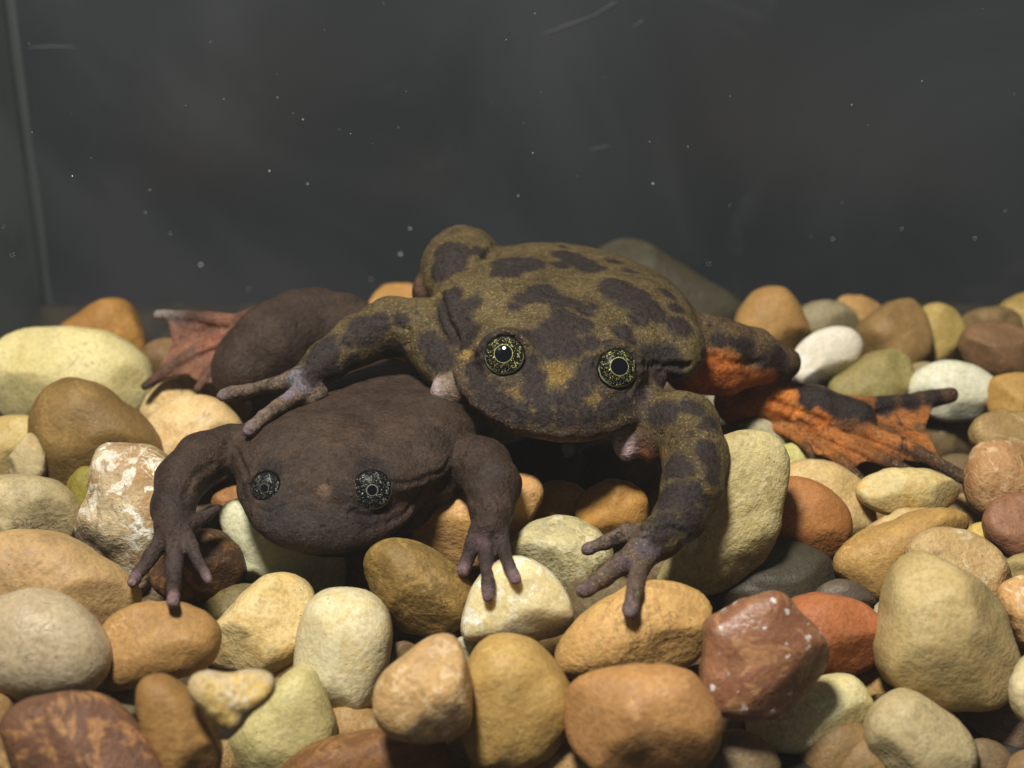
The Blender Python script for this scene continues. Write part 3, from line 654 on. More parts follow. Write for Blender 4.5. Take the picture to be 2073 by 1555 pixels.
def add_eye(frog, px, py, D, rad, gaze, mats, pup):
    """an eye sunk in the head; gaze = lens-axes direction it looks in"""
    s = 1 + D / F
    c = world(pt(px, py, D)); R = rad * s * U; k = R / EYE_R
    g = world(pt(px, py, D) + unit(gaze) * 100) - c; g = Vector(g).normalized()
    right = Vector((1, 0, 0)); right = (right - g * right.dot(g)).normalized(); up = g.cross(right)
    M = Matrix((right, up, g)).transposed().to_4x4()
    v, f = cap_mesh(EYE_R, 0, math.pi * 0.78, 0.62)
    e = mesh_obj('eye', v, f, mats[0]); 
    M = Matrix.Translation(Vector(c)) @ M @ Matrix.Scale(k, 4)
    bpy.context.view_layer.update()
    e.parent = frog; e.matrix_parent_inverse = Matrix.Translation(-Vector(frog.location)); e.matrix_world = M
    e.matrix_local = Matrix.Translation(-Vector(frog.location)) @ M if False else e.matrix_local
    v, f = cap_mesh(EYE_R * 1.012, 0, math.asin(pup), 0.62, 32, 5)
    p = mesh_obj('pupil', v, f, mats[1], e)
    return e

def hl(Fm, c, r_, f_, u_):
    P = pt(*c) + Fm[0] * r_ + Fm[1] * f_ + Fm[2] * u_; s = 1 + P[2] / F
    return (P[0] / s + CX, P[1] / s + CY, P[2])
def chainf(sd, pts, k, cols, under=None, lift=0.75):
    """a digit laid on whatever it touches: stones, or another body"""
    out = []
    for (x, y, D, r) in pts:
        if under is None: s_ = bed_D(x, y)
        else:
            q = under.at(x, y, 12); s_ = D + 60 if q is None else q[2]
        out.append((x, y, min(D, s_ - r * lift), r))
    a_, b_ = np.array(out[-2]), np.array(out[-1]); m_ = a_ + (b_ - a_) * 0.62
    sd.chain(out[:-1] + [tuple(m_), tuple(b_)], k, cols=list(cols[:-1]) + ['hand', 'tip'])
def ring_D(S_, x, y, r):
    z = [S_.at(x + r * math.cos(t), y + r * math.sin(t), 7) for t in np.linspace(0, 6.28, 12, endpoint=False)]
    return float(np.median([q[2] for q in z if q is not None]))
# ---- lower frog: plain dark brown --------------------------------------
HG = frame((-0.06, 0.72, -0.69), (0.995, 0.04, 0.06))
BG = frame((-0.30, 0.42, -0.86), (0.95, 0.05, -0.30))
B = Sdf()
GC = (668, 985, -95)
B.ell((735, 890, 40), (228, 260, 78), BG, 10)                       # trunk
B.ell((805, 835, 220), (215, 260, 72), BG, 40)
B.ell((850, 880, 0), (105, 130, 66), BG, 30)
B.ell((560, 900, 10), (95, 130, 60), BG, 30)
B.ell(GC, (186, 158, 58), HG, 34)                                   # head
B.ell(hl(HG, GC, 0, -40, 22), (170, 120, 66), HG, 30)
B.ell(hl(HG, GC, -20, 86, 6), (128, 76, 46), HG, 26)
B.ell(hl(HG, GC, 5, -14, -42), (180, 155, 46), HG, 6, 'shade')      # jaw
B.ell(hl(HG, GC, 70, -60, -60), (150, 130, 60), HG, 20, 'lip')
B.ell((860, 985, -50), (64, 44, 50), None, 16, 'lip')
for (ex, ey) in ((541, 986), (752, 991)): B.ell((ex, ey, -124), (48, 46, 42), None, 18)
B.chain([(470, 905, 0, 48), (408, 928, -50, 51), (366, 972, -100, 50), (350, 1025, -140, 44), (350, 1068, -175, 36), (352, 1090, -190, 33)], 14)
chainf(B, [(334, 1086, -192, 21), (306, 1126, -212, 15.5), (281, 1160, -232, 13), (267, 1180, -240, 12)], 6, ['hand', 'hand', 'tip'])
chainf(B, [(355, 1092, -200, 23), (354, 1140, -240, 16.5), (351, 1188, -275, 13.5), (350, 1219, -292, 12)], 6, ['hand', 'hand', 'tip'])
chainf(B, [(372, 1076, -190, 20), (388, 1108, -215, 15.5), (406, 1145, -240, 13), (422, 1173, -258, 11.5)], 6, ['hand', 'hand', 'tip'])
B.chain([(385, 1060, -165, 18), (415, 1045, -140, 12), (440, 1030, -120, 9)], 7, cols=['hand', 'hand'])
B.chain([(925, 925, -20, 48), (972, 945, -60, 60), (998, 982, -110, 55), (995, 1032, -160, 43), (990, 1070, -188, 34)], 14)
chainf(B, [(970, 1074, -190, 21), (957, 1105, -205, 16), (945, 1137, -215, 13), (937, 1156, -222, 12)], 6, ['hand', 'hand', 'tip'])
chainf(B, [(990, 1084, -195, 22), (986, 1130, -225, 16.5), (988, 1178, -255, 13.5), (988, 1208, -272, 12)], 6, ['hand', 'hand', 'tip'])
chainf(B, [(1008, 1074, -190, 21), (1018, 1110, -210, 16), (1031, 1147, -232, 13.5), (1044, 1172, -245, 12)], 6, ['hand', 'hand', 'tip'])
# hind leg bent up behind
B.chain([(800, 730, 400, 70), (700, 660, 520, 62), (640, 650, 520, 62), (560, 700, 480, 78), (490, 755, 445, 58)], 16)
B.ell((560, 695, 480), (150, 84, 60), frame((0.75, -0.55, 0.1), (0.5, 0.6, 0.1))[[1, 0, 2]], 20)
B.chain([(640, 640, 545, 40), (560, 640, 560, 34), (500, 655, 570, 30)], 10, 'leg')
FT = [((500, 655, 565), (430, 645, 585), (365, 640, 600), (321, 638, 610)),
      ((490, 672, 555), (405, 705, 555), (340, 748, 530), (294, 782, 505)),
      ((495, 690, 540), (450, 722, 520), (420, 757, 500), (400, 788, 480)),
      ((505, 705, 530), (490, 750, 500), (470, 790, 470), (448, 815, 450))]
for i, t in enumerate(FT):
    r = (17, 16, 13, 12)[i]
    B.chain([(*t[0], r * 1.1), (*t[1], r * .85), (*t[2], r * .7), (*t[3], r * .62)], 5, cols=['web', 'toe', 'tip2' if i == 0 else 'toe'])
for a, b in zip(FT[:-1], FT[1:]):
    e0, e1 = np.array(a[2]) * .4 + np.array(a[3]) * .6, np.array(b[2]) * .4 + np.array(b[3]) * .6
    edge = tuple((e0 + e1) / 2 * 0.72 + (np.array(a[1]) + np.array(b[1])) / 2 * 0.28 + np.array([0, 0, 16]))
    sag = tuple((np.array(a[1]) + np.array(b[1])) / 2 + np.array([0, 0, 18]))
    e0, e1 = tuple(e0), tuple(e1)
    for q0, q1, q2 in ((a[0], a[1], sag), (a[0], sag, b[0]), (sag, b[1], b[0]), (a[1], e0, edge), (a[1], edge, sag), (sag, edge, b[1]), (edge, e1, b[1])):
        B.tri(q0, q1, q2, 3.5, 4)
mouthG = [hl(HG, GC, 190 * math.sin(t), 160 * math.cos(t), -20) for t in np.linspace(-1.6, 1.6, 15)]
B.chain([(*q, 3.0) for q in mouthG], 5, op='sub')
B.chain([(800, 975, -90, 4), (850, 978, -85, 6), (905, 958, -60, 6), (935, 905, -20, 7)], 8, op='sub')
B.chain([(470, 905, -40, 4), (480, 950, -70, 5), (500, 960, -95, 4)], 8, op='sub')
for (ex, ey, r) in ((541, 987, 33), (753, 992, 43)): B.ell((ex, ey, -155), (r, r * .95, 30), None, 8, op='sub')
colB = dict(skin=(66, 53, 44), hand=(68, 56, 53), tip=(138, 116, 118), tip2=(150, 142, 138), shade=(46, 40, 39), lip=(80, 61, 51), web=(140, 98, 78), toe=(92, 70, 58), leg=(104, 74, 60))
markB = [(541,950,30,(34,29,28),.8),(508,985,26,(38,32,31),.6),(575,990,24,(44,37,35),.6),(541,1026,30,(36,31,31),.8),(753,945,34,(34,29,28),.8),(705,990,28,(40,34,32),.6),(800,990,30,(40,34,32),.6),(753,1038,34,(36,31,31),.8),(820,1020,30,(96,70,60),.5),(690,870,50,(84,67,52),.5),(800,850,50,(80,64,50),.5),(560,880,40,(58,47,41),.5),(880,880,34,(60,49,42),.5),(620,1070,60,(46,40,41),.7),(720,1060,50,(47,41,41),.6),(550,1050,40,(47,41,42),.6),(350,1010,44,(54,46,44),.6),(980,960,40,(58,50,47),.6),(640,940,40,(76,61,49),.5),(655,985,14,(120,98,78),.7),(970,1092,16,(104,78,84),.45),(420,680,26,(150,92,74),.5),(870,1020,26,(120,82,62),.6)]
skinB = skin_mat('dark_frog_skin', (0.03, 0.024, 0.022), (0.22, 0.18, 0.14), 0.16)
frogB, SB = make_frog('frog', B, colB, markB, [], skinB, 'plain dark brown frog with black silver-flecked eyes squeezed under the mottled one', [([(598,1056),(601,1058)],3,4),([(655,1060),(658,1062)],3,4),([(495,962),(480,925),(464,890)],4,5),([(800,974),(850,977),(905,958),(935,905),(946,880)],3.5,5),([(512,1022),(540,1032),(572,1016)],3.5,4.5),([(712,1032),(755,1043),(797,1022)],3.5,4.5),([(862,992),(832,1032),(790,1062)],4,5),([(640,860),(700,880),(780,870)],1.5,8),([(940,1000),(970,1020)],3,6),([(975,1075),(985,1040),(985,1010)],2,5),([(380,1000),(400,960),(440,935)],3,6),([(340,1100),(345,1070)],3,5),([(470,660),(420,690),(350,720)],3,5),([(400,670),(350,655)],3,5)])
em2 = eye_mats('silver_flecked_iris', (0.6, 0.6, 0.5), 0.62, 0.3, 0.24)
add_eye(frogB, 541, 988, ring_D(SB, 541, 988, 42) + 6, 33, (-0.16, -0.05, -0.97), em2, 0.26)
add_eye(frogB, 753, 992, ring_D(SB, 753, 992, 52) + 2, 42, (0.10, -0.05, -0.98), em2, 0.24)
# ---- upper frog: mottled olive and dark purple-brown -------------------
HF = frame((0.03, 0.70, -0.71), (0.992, 0.115, 0.0))
BF = frame((-0.05, 0.42, -0.91), (0.985, 0.10, 0.05))
A = Sdf()
HC = (1133, 750, 15)
A.ell((1150, 628, 250), (262, 300, 92), BF, 10)                     # trunk
A.ell((1060, 640, 190), (175, 190, 92), BF, 30)
A.ell((1270, 655, 180), (140, 170, 88), BF, 30)
A.ell((935, 545, 330), (84, 150, 78), BF, 16)                       # hip
A.ell((940, 640, 180), (62, 130, 70), BF, 30)
A.ell((1365, 705, 110), (62, 90, 62), BF, 30)
A.ell(HC, (204, 170, 54), HF, 26)                                   # head
A.ell(hl(HF, HC, 0, -40, 18), (170, 120, 62), HF, 26)
A.ell(hl(HF, HC, 0, 90, 8), (128, 72, 44), HF, 26)                  # snout
A.chain([(*hl(HF, HC, 201 * math.sin(t), 166 * math.cos(t), -8), 13) for t in np.linspace(-1.75, 1.75, 15)], 14, 'rim')
A.ell(hl(HF, HC, 0, -3, -28), (199, 172, 33), HF, 4, 'lip')         # lower jaw
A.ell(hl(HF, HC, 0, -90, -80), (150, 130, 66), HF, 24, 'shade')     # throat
for sgn, (ex, ey) in ((-1, (1022, 720)), (1, (1249, 746))):         # brow and eye socket
    A.ell((ex, ey, -32), (58, 58, 50), None, 18)
LIDS = [([(980, 712), (996, 684), (1022, 674), (1048, 686), (1062, 712)], 5, 5), ([(1207, 738), (1222, 708), (1250, 700), (1277, 712), (1291, 738)], 5, 5)]
# arms
A.chain([(905, 735, 100, 58), (862, 672, 165, 66), (790, 662, 165, 60), (722, 692, 140, 50), (660, 733, 105, 40), (612, 768, 82, 30)], 14)
chainf(A, [(606, 768, 82, 27), (560, 778, 105, 17), (505, 790, 145, 13.5), (470, 797, 165, 12.5), (450, 802, 172, 12.5)], 7, ['hand', 'hand', 'hand', 'tip'], SB)
chainf(A, [(622, 785, 70, 25), (578, 815, 25, 17), (536, 843, -10, 14.5), (512, 864, -24, 13), (504, 873, -30, 12.5)], 7, ['hand', 'hand', 'hand', 'tip'], SB)
A.chain([(640, 795, 72, 22), (625, 808, 62, 14), (608, 818, 50, 8)], 7, 'hand')
A.ell((905, 792, 40), (34, 26, 26), None, 14, 'pale')
A.chain([(905, 735, 90, 40), (920, 790, 40, 34)], 14)
A.chain([(1330, 850, -10, 62), (1388, 862, -50, 66), (1408, 925, -120, 66), (1402, 985, -175, 62), (1378, 1045, -215, 52), (1335, 1090, -245, 42), (1312, 1108, -252, 36)], 14)
chainf(A, [(1312, 1105, -262, 34), (1262, 1140, -275, 23), (1222, 1170, -285, 18), (1190, 1190, -296, 15), (1180, 1196, -298, 14.5)], 7, ['hand', 'hand', 'hand', 'tip'])
chainf(A, [(1312, 1115, -268, 30), (1296, 1150, -290, 20), (1284, 1195, -318, 16), (1276, 1232, -336, 14.5), (1275, 1240, -338, 14)], 7, ['hand', 'hand', 'hand', 'tip'])
chainf(A, [(1320, 1080, -225, 26), (1270, 1080, -215, 18), (1225, 1098, -210, 14), (1192, 1110, -212, 12), (1186, 1112, -212, 11.5)], 7, ['hand', 'hand', 'hand', 'tip'])
A.ell((1270, 900, -20), (26, 34, 26), None, 12, 'pale')
A.chain([(1270, 880, 0, 36), (1330, 890, -20, 50)], 14, 'shade')
A.ell((1318, 915, -38), (18, 14, 18), None, 18, 'orange')
# hind leg on the right: thigh, knee, shank, webbed foot
A.chain([(1385, 690, 270, 66), (1450, 700, 290, 58), (1530, 712, 320, 46), (1592, 732, 335, 28)], 14, cols=['leg', 'leg', 'leg'])
A.ell((1420, 738, 272), (80, 48, 60), None, 34, 'orange')
A.chain([(1390, 760, 250, 34), (1470, 768, 280, 26), (1540, 755, 315, 24)], 34, 'orange')
A.chain([(1590, 738, 345, 30), (1540, 780, 385, 42), (1490, 815, 430, 44)], 12, cols=['leg', 'orange'])
A.chain([(1490, 812, 430, 42), (1570, 812, 405, 48), (1650, 832, 390, 50), (1730, 852, 378, 44)], 14, cols=['orange', 'leg', 'leg'])
TOES = [((1680, 822, 395), (1770, 822, 415), (1860, 812, 440), (1924, 800, 455)),
        ((1630, 838, 385), (1740, 866, 350), (1860, 918, 270), (1955, 970, 195)),
        ((1590, 848, 385), (1690, 884, 335), (1780, 927, 255), (1845, 955, 200)),
        ((1565, 856, 390), (1635, 888, 335), (1700, 932, 255), (1744, 968, 200)),
        ((1545, 858, 395), (1600, 880, 345), (1635, 905, 285), (1645, 928, 255))]
for i, t in enumerate(TOES):
    r = (24, 20, 16, 14, 11)[i]
    A.chain([(*t[0], r), (*t[1], r * .85), (*t[2], r * .8), (*t[3], r * .68)], 5, cols=['web', 'toe' if i == 0 else 'web', 'toe'])
for a, b in zip(TOES[:-1], TOES[1:]):
    e0, e1 = np.array(a[2]) * .5 + np.array(a[3]) * .5, np.array(b[2]) * .5 + np.array(b[3]) * .5
    edge = tuple((e0 + e1) / 2 * 0.80 + (np.array(a[1]) + np.array(b[1])) / 2 * 0.20 + np.array([0, 0, 22]))
    sag = tuple((np.array(a[1]) + np.array(b[1])) / 2 + np.array([0, 0, 24]))
    e0, e1 = tuple(e0), tuple(e1)
    for q0, q1, q2 in ((a[0], a[1], sag), (a[0], sag, b[0]), (sag, b[1], b[0]), (a[1], e0, edge), (a[1], edge, sag), (sag, edge, b[1]), (edge, e1, b[1])):
        A.tri(q0, q1, q2, 4, 4)
# far leg folded behind the left flank
A.ell((858, 588, 300), (24, 36, 40), None, 8, 'shade')
# creases: mouth line, neck folds
def ring(n0, n1, rw, fw, uo, dr=1.0):
    return [hl(HF, HC, rw * math.sin(t), fw * math.cos(t), uo) for t in np.linspace(n0, n1, 15)]
mouth = ring(-1.7, 1.7, 206, 176, -20)
A.chain([(*q, 4.0) for q in mouth], 5, op='sub')
A.chain([(885, 600, 250, 6), (905, 660, 160, 7), (928, 712, 70, 8)], 8, op='sub')
A.chain([(985, 560, 250, 5), (975, 520, 290, 6), (1005, 497, 330, 5)], 14, op='sub')
A.chain([(1300, 735, 20, 4), (1345, 752, 10, 6), (1390, 740, 30, 5)], 8, op='sub')
A.chain([(950, 720, 0, 4), (980, 700, -20, 5)], 8, op='sub')
A.chain([(965, 668, 40, 3), (1010, 640, 60, 3), (1070, 622, 90, 3)], 10, op='sub')
A.chain([(1340, 880, -100, 3), (1400, 872, -118, 3.5), (1450, 880, -110, 3)], 8, op='sub')
for (ex, ey, dz, r) in ((1022, 720, -62, 43), (1249, 746, -62, 42)): A.ell((ex, ey, dz), (r, r * 1.02, 34), None, 8, op='sub')
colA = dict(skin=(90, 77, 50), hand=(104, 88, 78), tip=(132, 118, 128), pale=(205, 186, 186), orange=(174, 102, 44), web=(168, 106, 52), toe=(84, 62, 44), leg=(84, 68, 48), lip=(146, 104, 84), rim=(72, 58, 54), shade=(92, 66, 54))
spotA = [(899,496,16),(928,502,18),(912,521,20),(889,535,20),(1050,525,34),(1026,540,20),(1004,545,10),(977,502,11),(1151,509,20),(1174,522,23),(1197,532,20),(1135,528,13),(1246,522,12),(1279,540,10),(1099,584,20),(1063,597,13),(1132,600,18),(1161,607,13),(1043,610,8),(1256,578,25),(1286,594,26),(1312,614,24),(1332,627,16),(1296,637,14),(1237,565,14),(1378,650,18),(1358,588,10),(1374,617,11),(1141,633,17),(1132,660,24),(1099,676,19),(1076,671,9),(1174,650,15),(1115,692,18),(1155,693,19),(1197,686,12),(1226,684,7),(1187,624,12),(1204,614,8),(1266,666,13),(1279,683,9),(899,597,19),(902,624,22),(912,650,24),(928,676,22),(951,607,12),(948,670,12),(971,690,16),(960,700,14),
 (1082,752,20),(1073,729,13),(1076,781,21),(1092,804,20),(1191,755,18),(1178,781,20),(1164,801,20),(1132,800,16),(1204,735,12),(977,788,22),(965,765,20),(1000,811,22),(1017,830,20),(1050,843,20),(1099,852,20),(1148,855,20),(1197,845,20),(1240,829,22),(1273,810,20),(1300,795,18),(1060,815,10),(1325,725,20),(1351,735,22),(1300,735,12),(1371,745,16),(1345,757,16),(955,745,16),
 (746,661,22),(759,645,15),(805,640,9),(798,715,15),(720,739,13),(654,736,23),(644,705,17),(675,705,13),(660,684,11),(670,757,15),(876,705,18),(863,684,14),(889,726,18),(639,762,12),(700,680,8),
 (1346,826,18),(1323,835,16),(1392,816,13),(1415,822,12),(1441,845,11),(1435,907,16),(1445,930,17),(1356,937,18),(1379,944,13),(1350,999,20),(1323,1003,15),(1382,996,22),(1402,990,16),(1408,1042,17),(1356,1062,18),(1343,1078,14),(1395,1060,12),(1448,957,13),(1432,1010,10),
 (1515,707,18),(1463,690,13),(1582,730,16),(1445,734,5),(1550,740,10),(1490,690,9),(1600,775,16),(1640,785,16),(1680,800,17),(1720,812,18),(1760,826,16),(1800,815,14),(1850,812,12),(1900,802,12),(1640,800,14),(1700,815,14)]
markA = [(1022,674,34,(44,36,34),.75),(985,720,30,(48,40,38),.6),(1062,745,26,(50,42,38),.6),(1022,768,34,(52,44,42),.65),(1249,700,34,(44,36,34),.75),(1207,746,26,(50,42,38),.6),(1294,748,30,(48,40,38),.6),(1249,795,34,(52,44,42),.65),(1130,748,26,(150,122,56),0.6),(1105,735,20,(130,110,56),0.5),(1035,800,22,(120,98,56),.8),(1212,812,22,(118,98,56),.8),(1070,836,10,(126,106,62),.8),(1120,842,14,(116,100,62),.8),(1165,840,10,(120,102,62),.8),(597,766,30,(122,122,138),0.7),(575,790,18,(120,116,136),0.7),(1318,1098,30,(96,93,108),0.65),(1260,1140,20,(96,86,98),0.5),(935,715,14,(168,140,74),0.8),(1450,765,36,(160,84,34),0.6),(1500,770,30,(150,84,42),.6),(810,735,13,(206,116,44),0.9),(1335,912,12,(150,84,40),0.6),
 (1480,780,26,(150,84,42),.6),(1600,815,34,(214,132,56),.9),(1570,835,26,(196,112,44),.8),(1660,850,26,(206,118,46),.8),(1800,862,26,(84,62,44),.7),(1850,870,22,(180,108,46),.6),(1860,915,24,(82,60,44),.85),(1910,945,24,(70,52,40),.95),(1800,935,20,(84,60,42),.8),(1835,950,18,(72,52,40),.9),(1730,955,18,(76,56,40),.9),(1700,925,16,(120,78,44),.6),(1645,915,14,(76,56,42),.8),(1870,860,20,(88,64,46),.8),(1690,880,20,(190,116,52),.6),(1640,865,20,(186,112,48),.6),
 (1150,868,14,(120,84,76),.5),(985,815,20,(112,92,86),.5),(1310,790,20,(118,100,92),.5)]
skinA = skin_mat('mottled_frog_skin', (0.030, 0.0215, 0.0185), (0.42, 0.34, 0.15), 0.46)
frogA, SA = make_frog('frog', A, colA, markA, spotA, skinA, 'mottled olive and dark brown frog with gold-flecked eyes climbing over the dark one', LIDS + [([(1110,812),(1113,814)],3,4),([(1157,818),(1160,820)],3,4),([(885,590),(898,640),(925,705)],7,6),([(960,692),(985,652),(1040,624),(1100,615)],3,5),([(985,548),(975,522),(1002,500)],6,7),([(1300,645),(1250,605),(1215,590)],3,5),([(1310,736),(1345,748),(1400,745)],6,6),([(1345,882),(1400,870),(1455,882)],5,5),([(1325,1068),(1365,1064),(1395,1080)],4,5),([(800,640),(822,672),(816,705)],4,6),([(735,632),(780,645)],3,5),([(700,690),(720,715)],2.5,5),([(925,714),(955,722),(982,708)],5,5),([(985,757),(1010,778),(1050,770),(1068,742)],4,4.5),([(1205,777),(1235,801),(1275,793),(1297,766)],4,4.5),([(1180,620),(1230,640),(1260,672)],3,6),([(900,560),(925,600),(935,650)],3,6),([(1010,560),(1060,570),(1120,560)],2.5,6),([(1430,940),(1395,965),(1350,965)],2.5,5),([(1430,720),(1480,735),(1540,742)],5,7),([(1560,820),(1640,850),(1740,890),(1800,925)],6,7),([(1600,850),(1660,880),(1720,920)],5,6),([(1620,800),(1600,850)],4,6),([(1100,600),(1150,606),(1200,590)],2.5,5)])
em = eye_mats('gold_flecked_iris', (0.80, 0.76, 0.27), 0.61, 0.32, 0.42)
add_eye(frogA, 1022, 721, ring_D(SA, 1022, 721, 52) + 4, 42, (-0.12, -0.20, -0.97), em, 0.42)
add_eye(frogA, 1249, 747, ring_D(SA, 1249, 747, 52) + 4, 42, (0.14, -0.20, -0.97), em, 0.42)

# stones of the layer underneath, seen in the gaps
FILL = []
fill_mats = [pebble_mat((150,116,72), (132,100,62), (168,136,92), 'soft', 201, 0.5, 0), pebble_mat((126,104,72), (112,92,64), (146,124,90), 'soft', 202, 0.5, 0), pebble_mat((168,128,76), (150,108,60), (186,152,104), 'soft', 203, 0.5, 0)]
cover = FRONT < 1e8
for S_ in (SA, SB):                              # what the frogs' bodies hide needs no stones
    hid = np.zeros_like(cover); ix = np.clip(np.round((S_.px + 100) / 6).astype(int), 0, cover.shape[1] - 1); iy = np.clip(np.round(S_.py / 6).astype(int), 0, cover.shape[0] - 1)
    hid[iy, ix] = True
    er = hid.copy()
    for q in range(3):
        er[1:-1, 1:-1] = er[1:-1, 1:-1] & er[:-2, 1:-1] & er[2:, 1:-1] & er[1:-1, :-2] & er[1:-1, 2:]
    cover |= er
import re
def short(l): return ' '.join(re.split(r" (?:peeping|beside|before|below|leaning|behind|at the|under|with|lying|sunk|standing|cut|in the|beneath|wedged|between|squeezed|half|along|right of|tucked|framed|on the|by the|above|touching|and|, )", l.replace(',', ' ,'))[0].split()[-4:])
names = [(p['c'], short(p['label'])) for p in PEB]
used_labels = set()
def gap_label(c, hue):
    o = sorted(names, key=lambda q: np.hypot(*(q[0] - c)))[:5]
    for i in range(4):
        for j in range(i + 1, 5):
            l = '%s pebble in the gap between %s and %s' % (hue, o[i][1], o[j][1])
            if l not in used_labels and o[i][1] != o[j][1] and len(l.split()) <= 16:
                used_labels.add(l); return l
    return hue + ' pebble of the lower layer showing in a gap'
need = (~cover) & (GY > np.interp(GX, [-100, 0, 300, 700, 900, 1500, 1700, 2100], [720, 730, 740, 720, 700, 690, 660, 660])) & (GX > -60) & (GX < 2140) & (GY < 1575)
rf = np.random.default_rng(11)
while need.any() and len(FILL) < 110:
    ii = np.argwhere(need); y, x = ii[rf.integers(len(ii))]
    cx, cy = float(GX[y, x] + rf.uniform(-12, 12)), float(GY[y, x] + rf.uniform(-8, 12))
    rad = rf.uniform(52, 82) * (1 - (1100 - cy) / 2500)
    a = np.linspace(0, 2 * np.pi, 9, endpoint=False); ro = rf.uniform(0, np.pi); el = rf.uniform(0.68, 0.95)
    poly = [(cx + rad * math.cos(t) * math.cos(ro) - rad * el * math.sin(t) * math.sin(ro), cy + rad * math.cos(t) * math.sin(ro) + rad * el * math.sin(t) * math.cos(ro)) for t in a]
    poly = [(u + rf.uniform(-.1, .1) * rad, v + rf.uniform(-.1, .1) * rad) for u, v in poly]
    p = dict(label=gap_label(np.array([cx, cy]), ('brown', 'grey brown', 'ochre')[len(FILL) % 3]), c1=0, c2=0, c3=0, style='soft', poly=poly, f=0, th=0.42, e=0.86, fac=0, amp=0.04, rough=0.5, sss=0, seed=300 + len(FILL), mat=fill_mats[len(FILL) % 3])
    c, ang, R = outline(poly, 32); p['c'], p['ang'], p['R'] = c, ang, R
    p['minor'] = rad * el * 1.9; p['T'] = 0.42 * p['minor']
    p['D'] = float(D_plane(c[1], -0.004)) + 185 + rf.uniform(0, 60)
    FILL.append(p)
    dx, dy = GX - c[0], GY - c[1]
    need &= ~(np.hypot(dx, dy) < np.interp(np.arctan2(dy, dx), ang, R, period=2 * np.pi) * 0.96)
for p in FILL: place_pebble(p, 'pebbles of the lower layer')

# ---------------------------------------------------------------- the tank
def box(x0, x1, y0, y1, z0, z1):
    v = [(x, y, z) for x in (x0, x1) for y in (y0, y1) for z in (z0, z1)]
    f = [(0, 1, 3, 2), (4, 6, 7, 5), (0, 4, 5, 1), (2, 3, 7, 6), (0, 2, 6, 4), (1, 5, 7, 3)]
    return v, f
YB = 0.345; XL = -0.107
tank = bpy.data.objects.new('aquarium', None); COL.objects.link(tank); tank.location = (0, YB, -0.03)
tag(tank, 'dim glass aquarium with a dark grey back pane and a pale corner seam', 'aquarium')
N = NT('back_glass'); tc = N.n('TexCoord').outputs['Object']
nb = N.noise(tc, 11, 5, 0.55, 0.8)
sm = N.ramp(N.noise(tc, 30, 6, 0.6, 2.0), 0.55, 0.75, 0, 0.35)
colr = N.mix(N.ramp(nb, 0.35, 0.65), (0.022, 0.025, 0.030), (0.042, 0.047, 0.051))
colr = N.mix(sm, colr, (0.058, 0.066, 0.066))
N.put(N.b.inputs['Base Color'], colr); N.b.inputs['Roughness'].default_value = 0.30; N.b.inputs['Specular IOR Level'].default_value = 1.0
back_m = N.m
def tank_part(name, b, m):
    v, f = b
    o = mesh_obj(name, np.array(v) - np.array(tank.location), f, m, tank, smooth=False); return o
tank_part('back_pane', box(XL - 0.005, 0.16, YB, YB + 0.005, -0.03, 0.26), back_m)
N = NT('side_glass'); tc = N.n('TexCoord').outputs['Object']
N.put(N.b.inputs['Base Color'], N.mix(N.ramp(N.noise(tc, 20, 4), 0.4, 0.6), (0.12, 0.14, 0.145), (0.19, 0.22, 0.22))); N.b.inputs['Roughness'].default_value = 0.3
tank_part('side_pane', box(XL - 0.005, XL, 0.06, YB - 0.0002, -0.03, 0.26), N.m)
N = NT('silicone'); N.b.inputs['Base Color'].default_value = (0.05, 0.058, 0.058, 1); N.b.inputs['Roughness'].default_value = 0.5
sv, sf = [], []
for j in range(30):
    z = -0.025 + 0.275 * j / 29
    for k in range(6):
        a = math.pi / 2 * k / 5
        rr = 0.0018 + 0.0005 * noise.noise(Vector((z * 60, k * .4, 0)))
        sv.append((XL + 0.0002 + rr * (1 - math.sin(a)) , YB - 0.0002 - rr * (1 - math.cos(a)), z))
for j in range(29):
    for k in range(5):
        a = j * 6 + k; sf.append((a, a + 1, a + 7, a + 6))
tank_part('silicone_seam', (sv, sf), N.m)

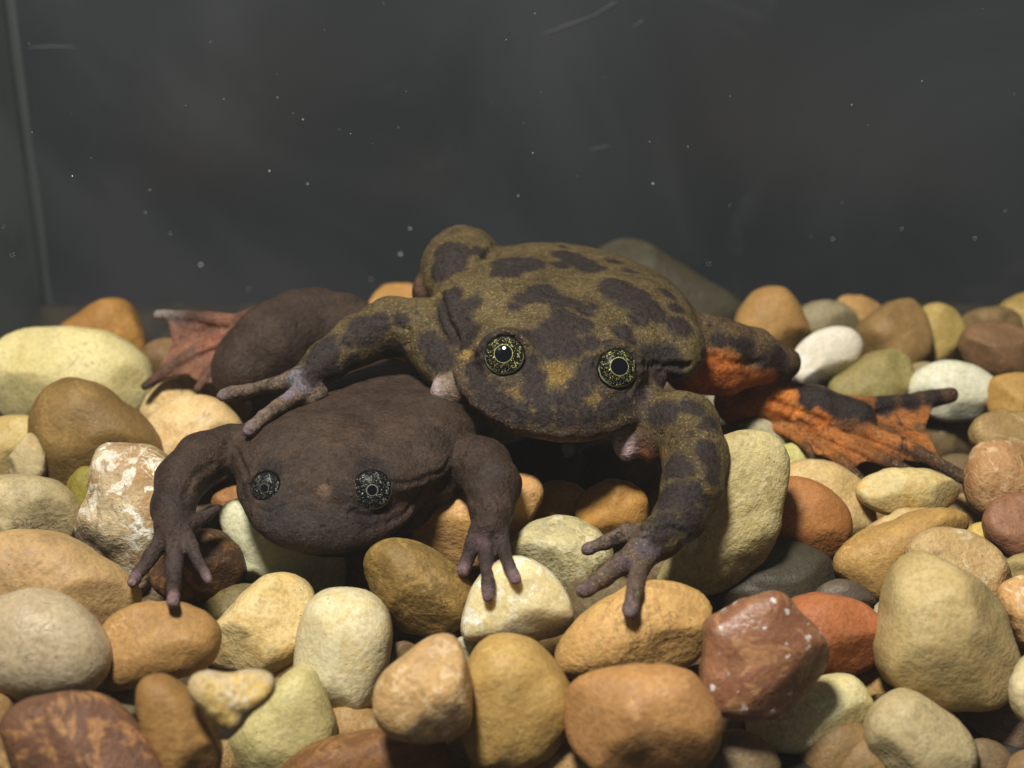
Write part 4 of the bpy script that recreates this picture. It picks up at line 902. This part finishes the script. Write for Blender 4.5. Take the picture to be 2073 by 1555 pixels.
N = NT('scratch'); N.b.inputs['Base Color'].default_value = (0.16, 0.17, 0.17, 1)
def on_back(px, py):
    v = np.array([(px - CX) / F, -(py - CY) / F, -1.0]) @ RC.T
    t = (YB - 0.0004) / v[1]; return np.array([0, 0, HCAM]) + v * t
bp = tank.children[0]
for line in ([(1102, 68), (1150, 50), (1200, 32), (1246, 4)], [(1280, 56), (1302, 40)], [(1195, 303), (1230, 296)], [(60, 96), (100, 94), (150, 95)]):
    P = [on_back(*q) for q in line]; vv, ff = [], []
    for i, q in enumerate(P):
        w2 = 0.00006 + 0.00005 * (i % 2)
        vv += [q + (0, 0, w2), q - (0, 0, w2)]
        if i: ff.append((2 * i - 2, 2 * i - 1, 2 * i + 1, 2 * i))
    mesh_obj('scratch', np.array(vv) - np.array(tank.location), ff, N.m, bp, smooth=False)

# ---------------------------------------------------------------- specks drifting in the water
N = NT('speck'); N.b.inputs['Base Color'].default_value = (0.75, 0.78, 0.8, 1)
rs = np.random.default_rng(3); sv, sf = [], []
for i in range(85):
    px, py = rs.uniform(-40, 2110), rs.uniform(-40, 1250) * rs.uniform(0.35, 1) 
    D = rs.uniform(-120, 560)
    if D > float(D_plane(py, 0.045)) - 40 or (py > 440 and rs.random() < 0.4): D = min(D, float(D_plane(py, 0.06)))
    P = pt(px, py, D); r = rs.choice([0.5, 0.7, 0.9, 1.2, 1.7], p=[.42, .32, .16, .08, .02])
    st = rs.uniform(1, 2.2); an = rs.uniform(0, 3.14)
    b = len(sv)
    for d in ((1, 0, 0), (-1, 0, 0), (0, 1, 0), (0, -1, 0), (0, 0, 1), (0, 0, -1)):
        d = np.array(d, float) * r; d[0] *= st
        d = np.array([d[0] * math.cos(an) - d[1] * math.sin(an), d[0] * math.sin(an) + d[1] * math.cos(an), d[2]])
        sv.append(P + d)
    for t in ((0, 2, 4), (2, 1, 4), (1, 3, 4), (3, 0, 4), (2, 0, 5), (1, 2, 5), (3, 1, 5), (0, 3, 5)): sf.append(tuple(b + q for q in t))
tag(mesh_obj('suspended_specks', world(np.array(sv)), sf, N.m), 'tiny white specks of silt drifting in the water', 'silt', kind='stuff')

# ---------------------------------------------------------------- faintly silty water
N = NT('silty_water'); N.t.nodes.remove(N.b)
pv = N.n('VolumePrincipled'); pv.inputs['Color'].default_value = (0.84, 0.86, 0.84, 1); pv.inputs['Density'].default_value = 0.055
N.l(pv.outputs[0], N.out.inputs['Volume'])
v, f = box(-0.22, 0.22, -0.05, 0.40, -0.05, 0.30)
tag(mesh_obj('haze', v, f, N.m, smooth=False), 'faint silty haze of the tank water', 'haze', kind='stuff')
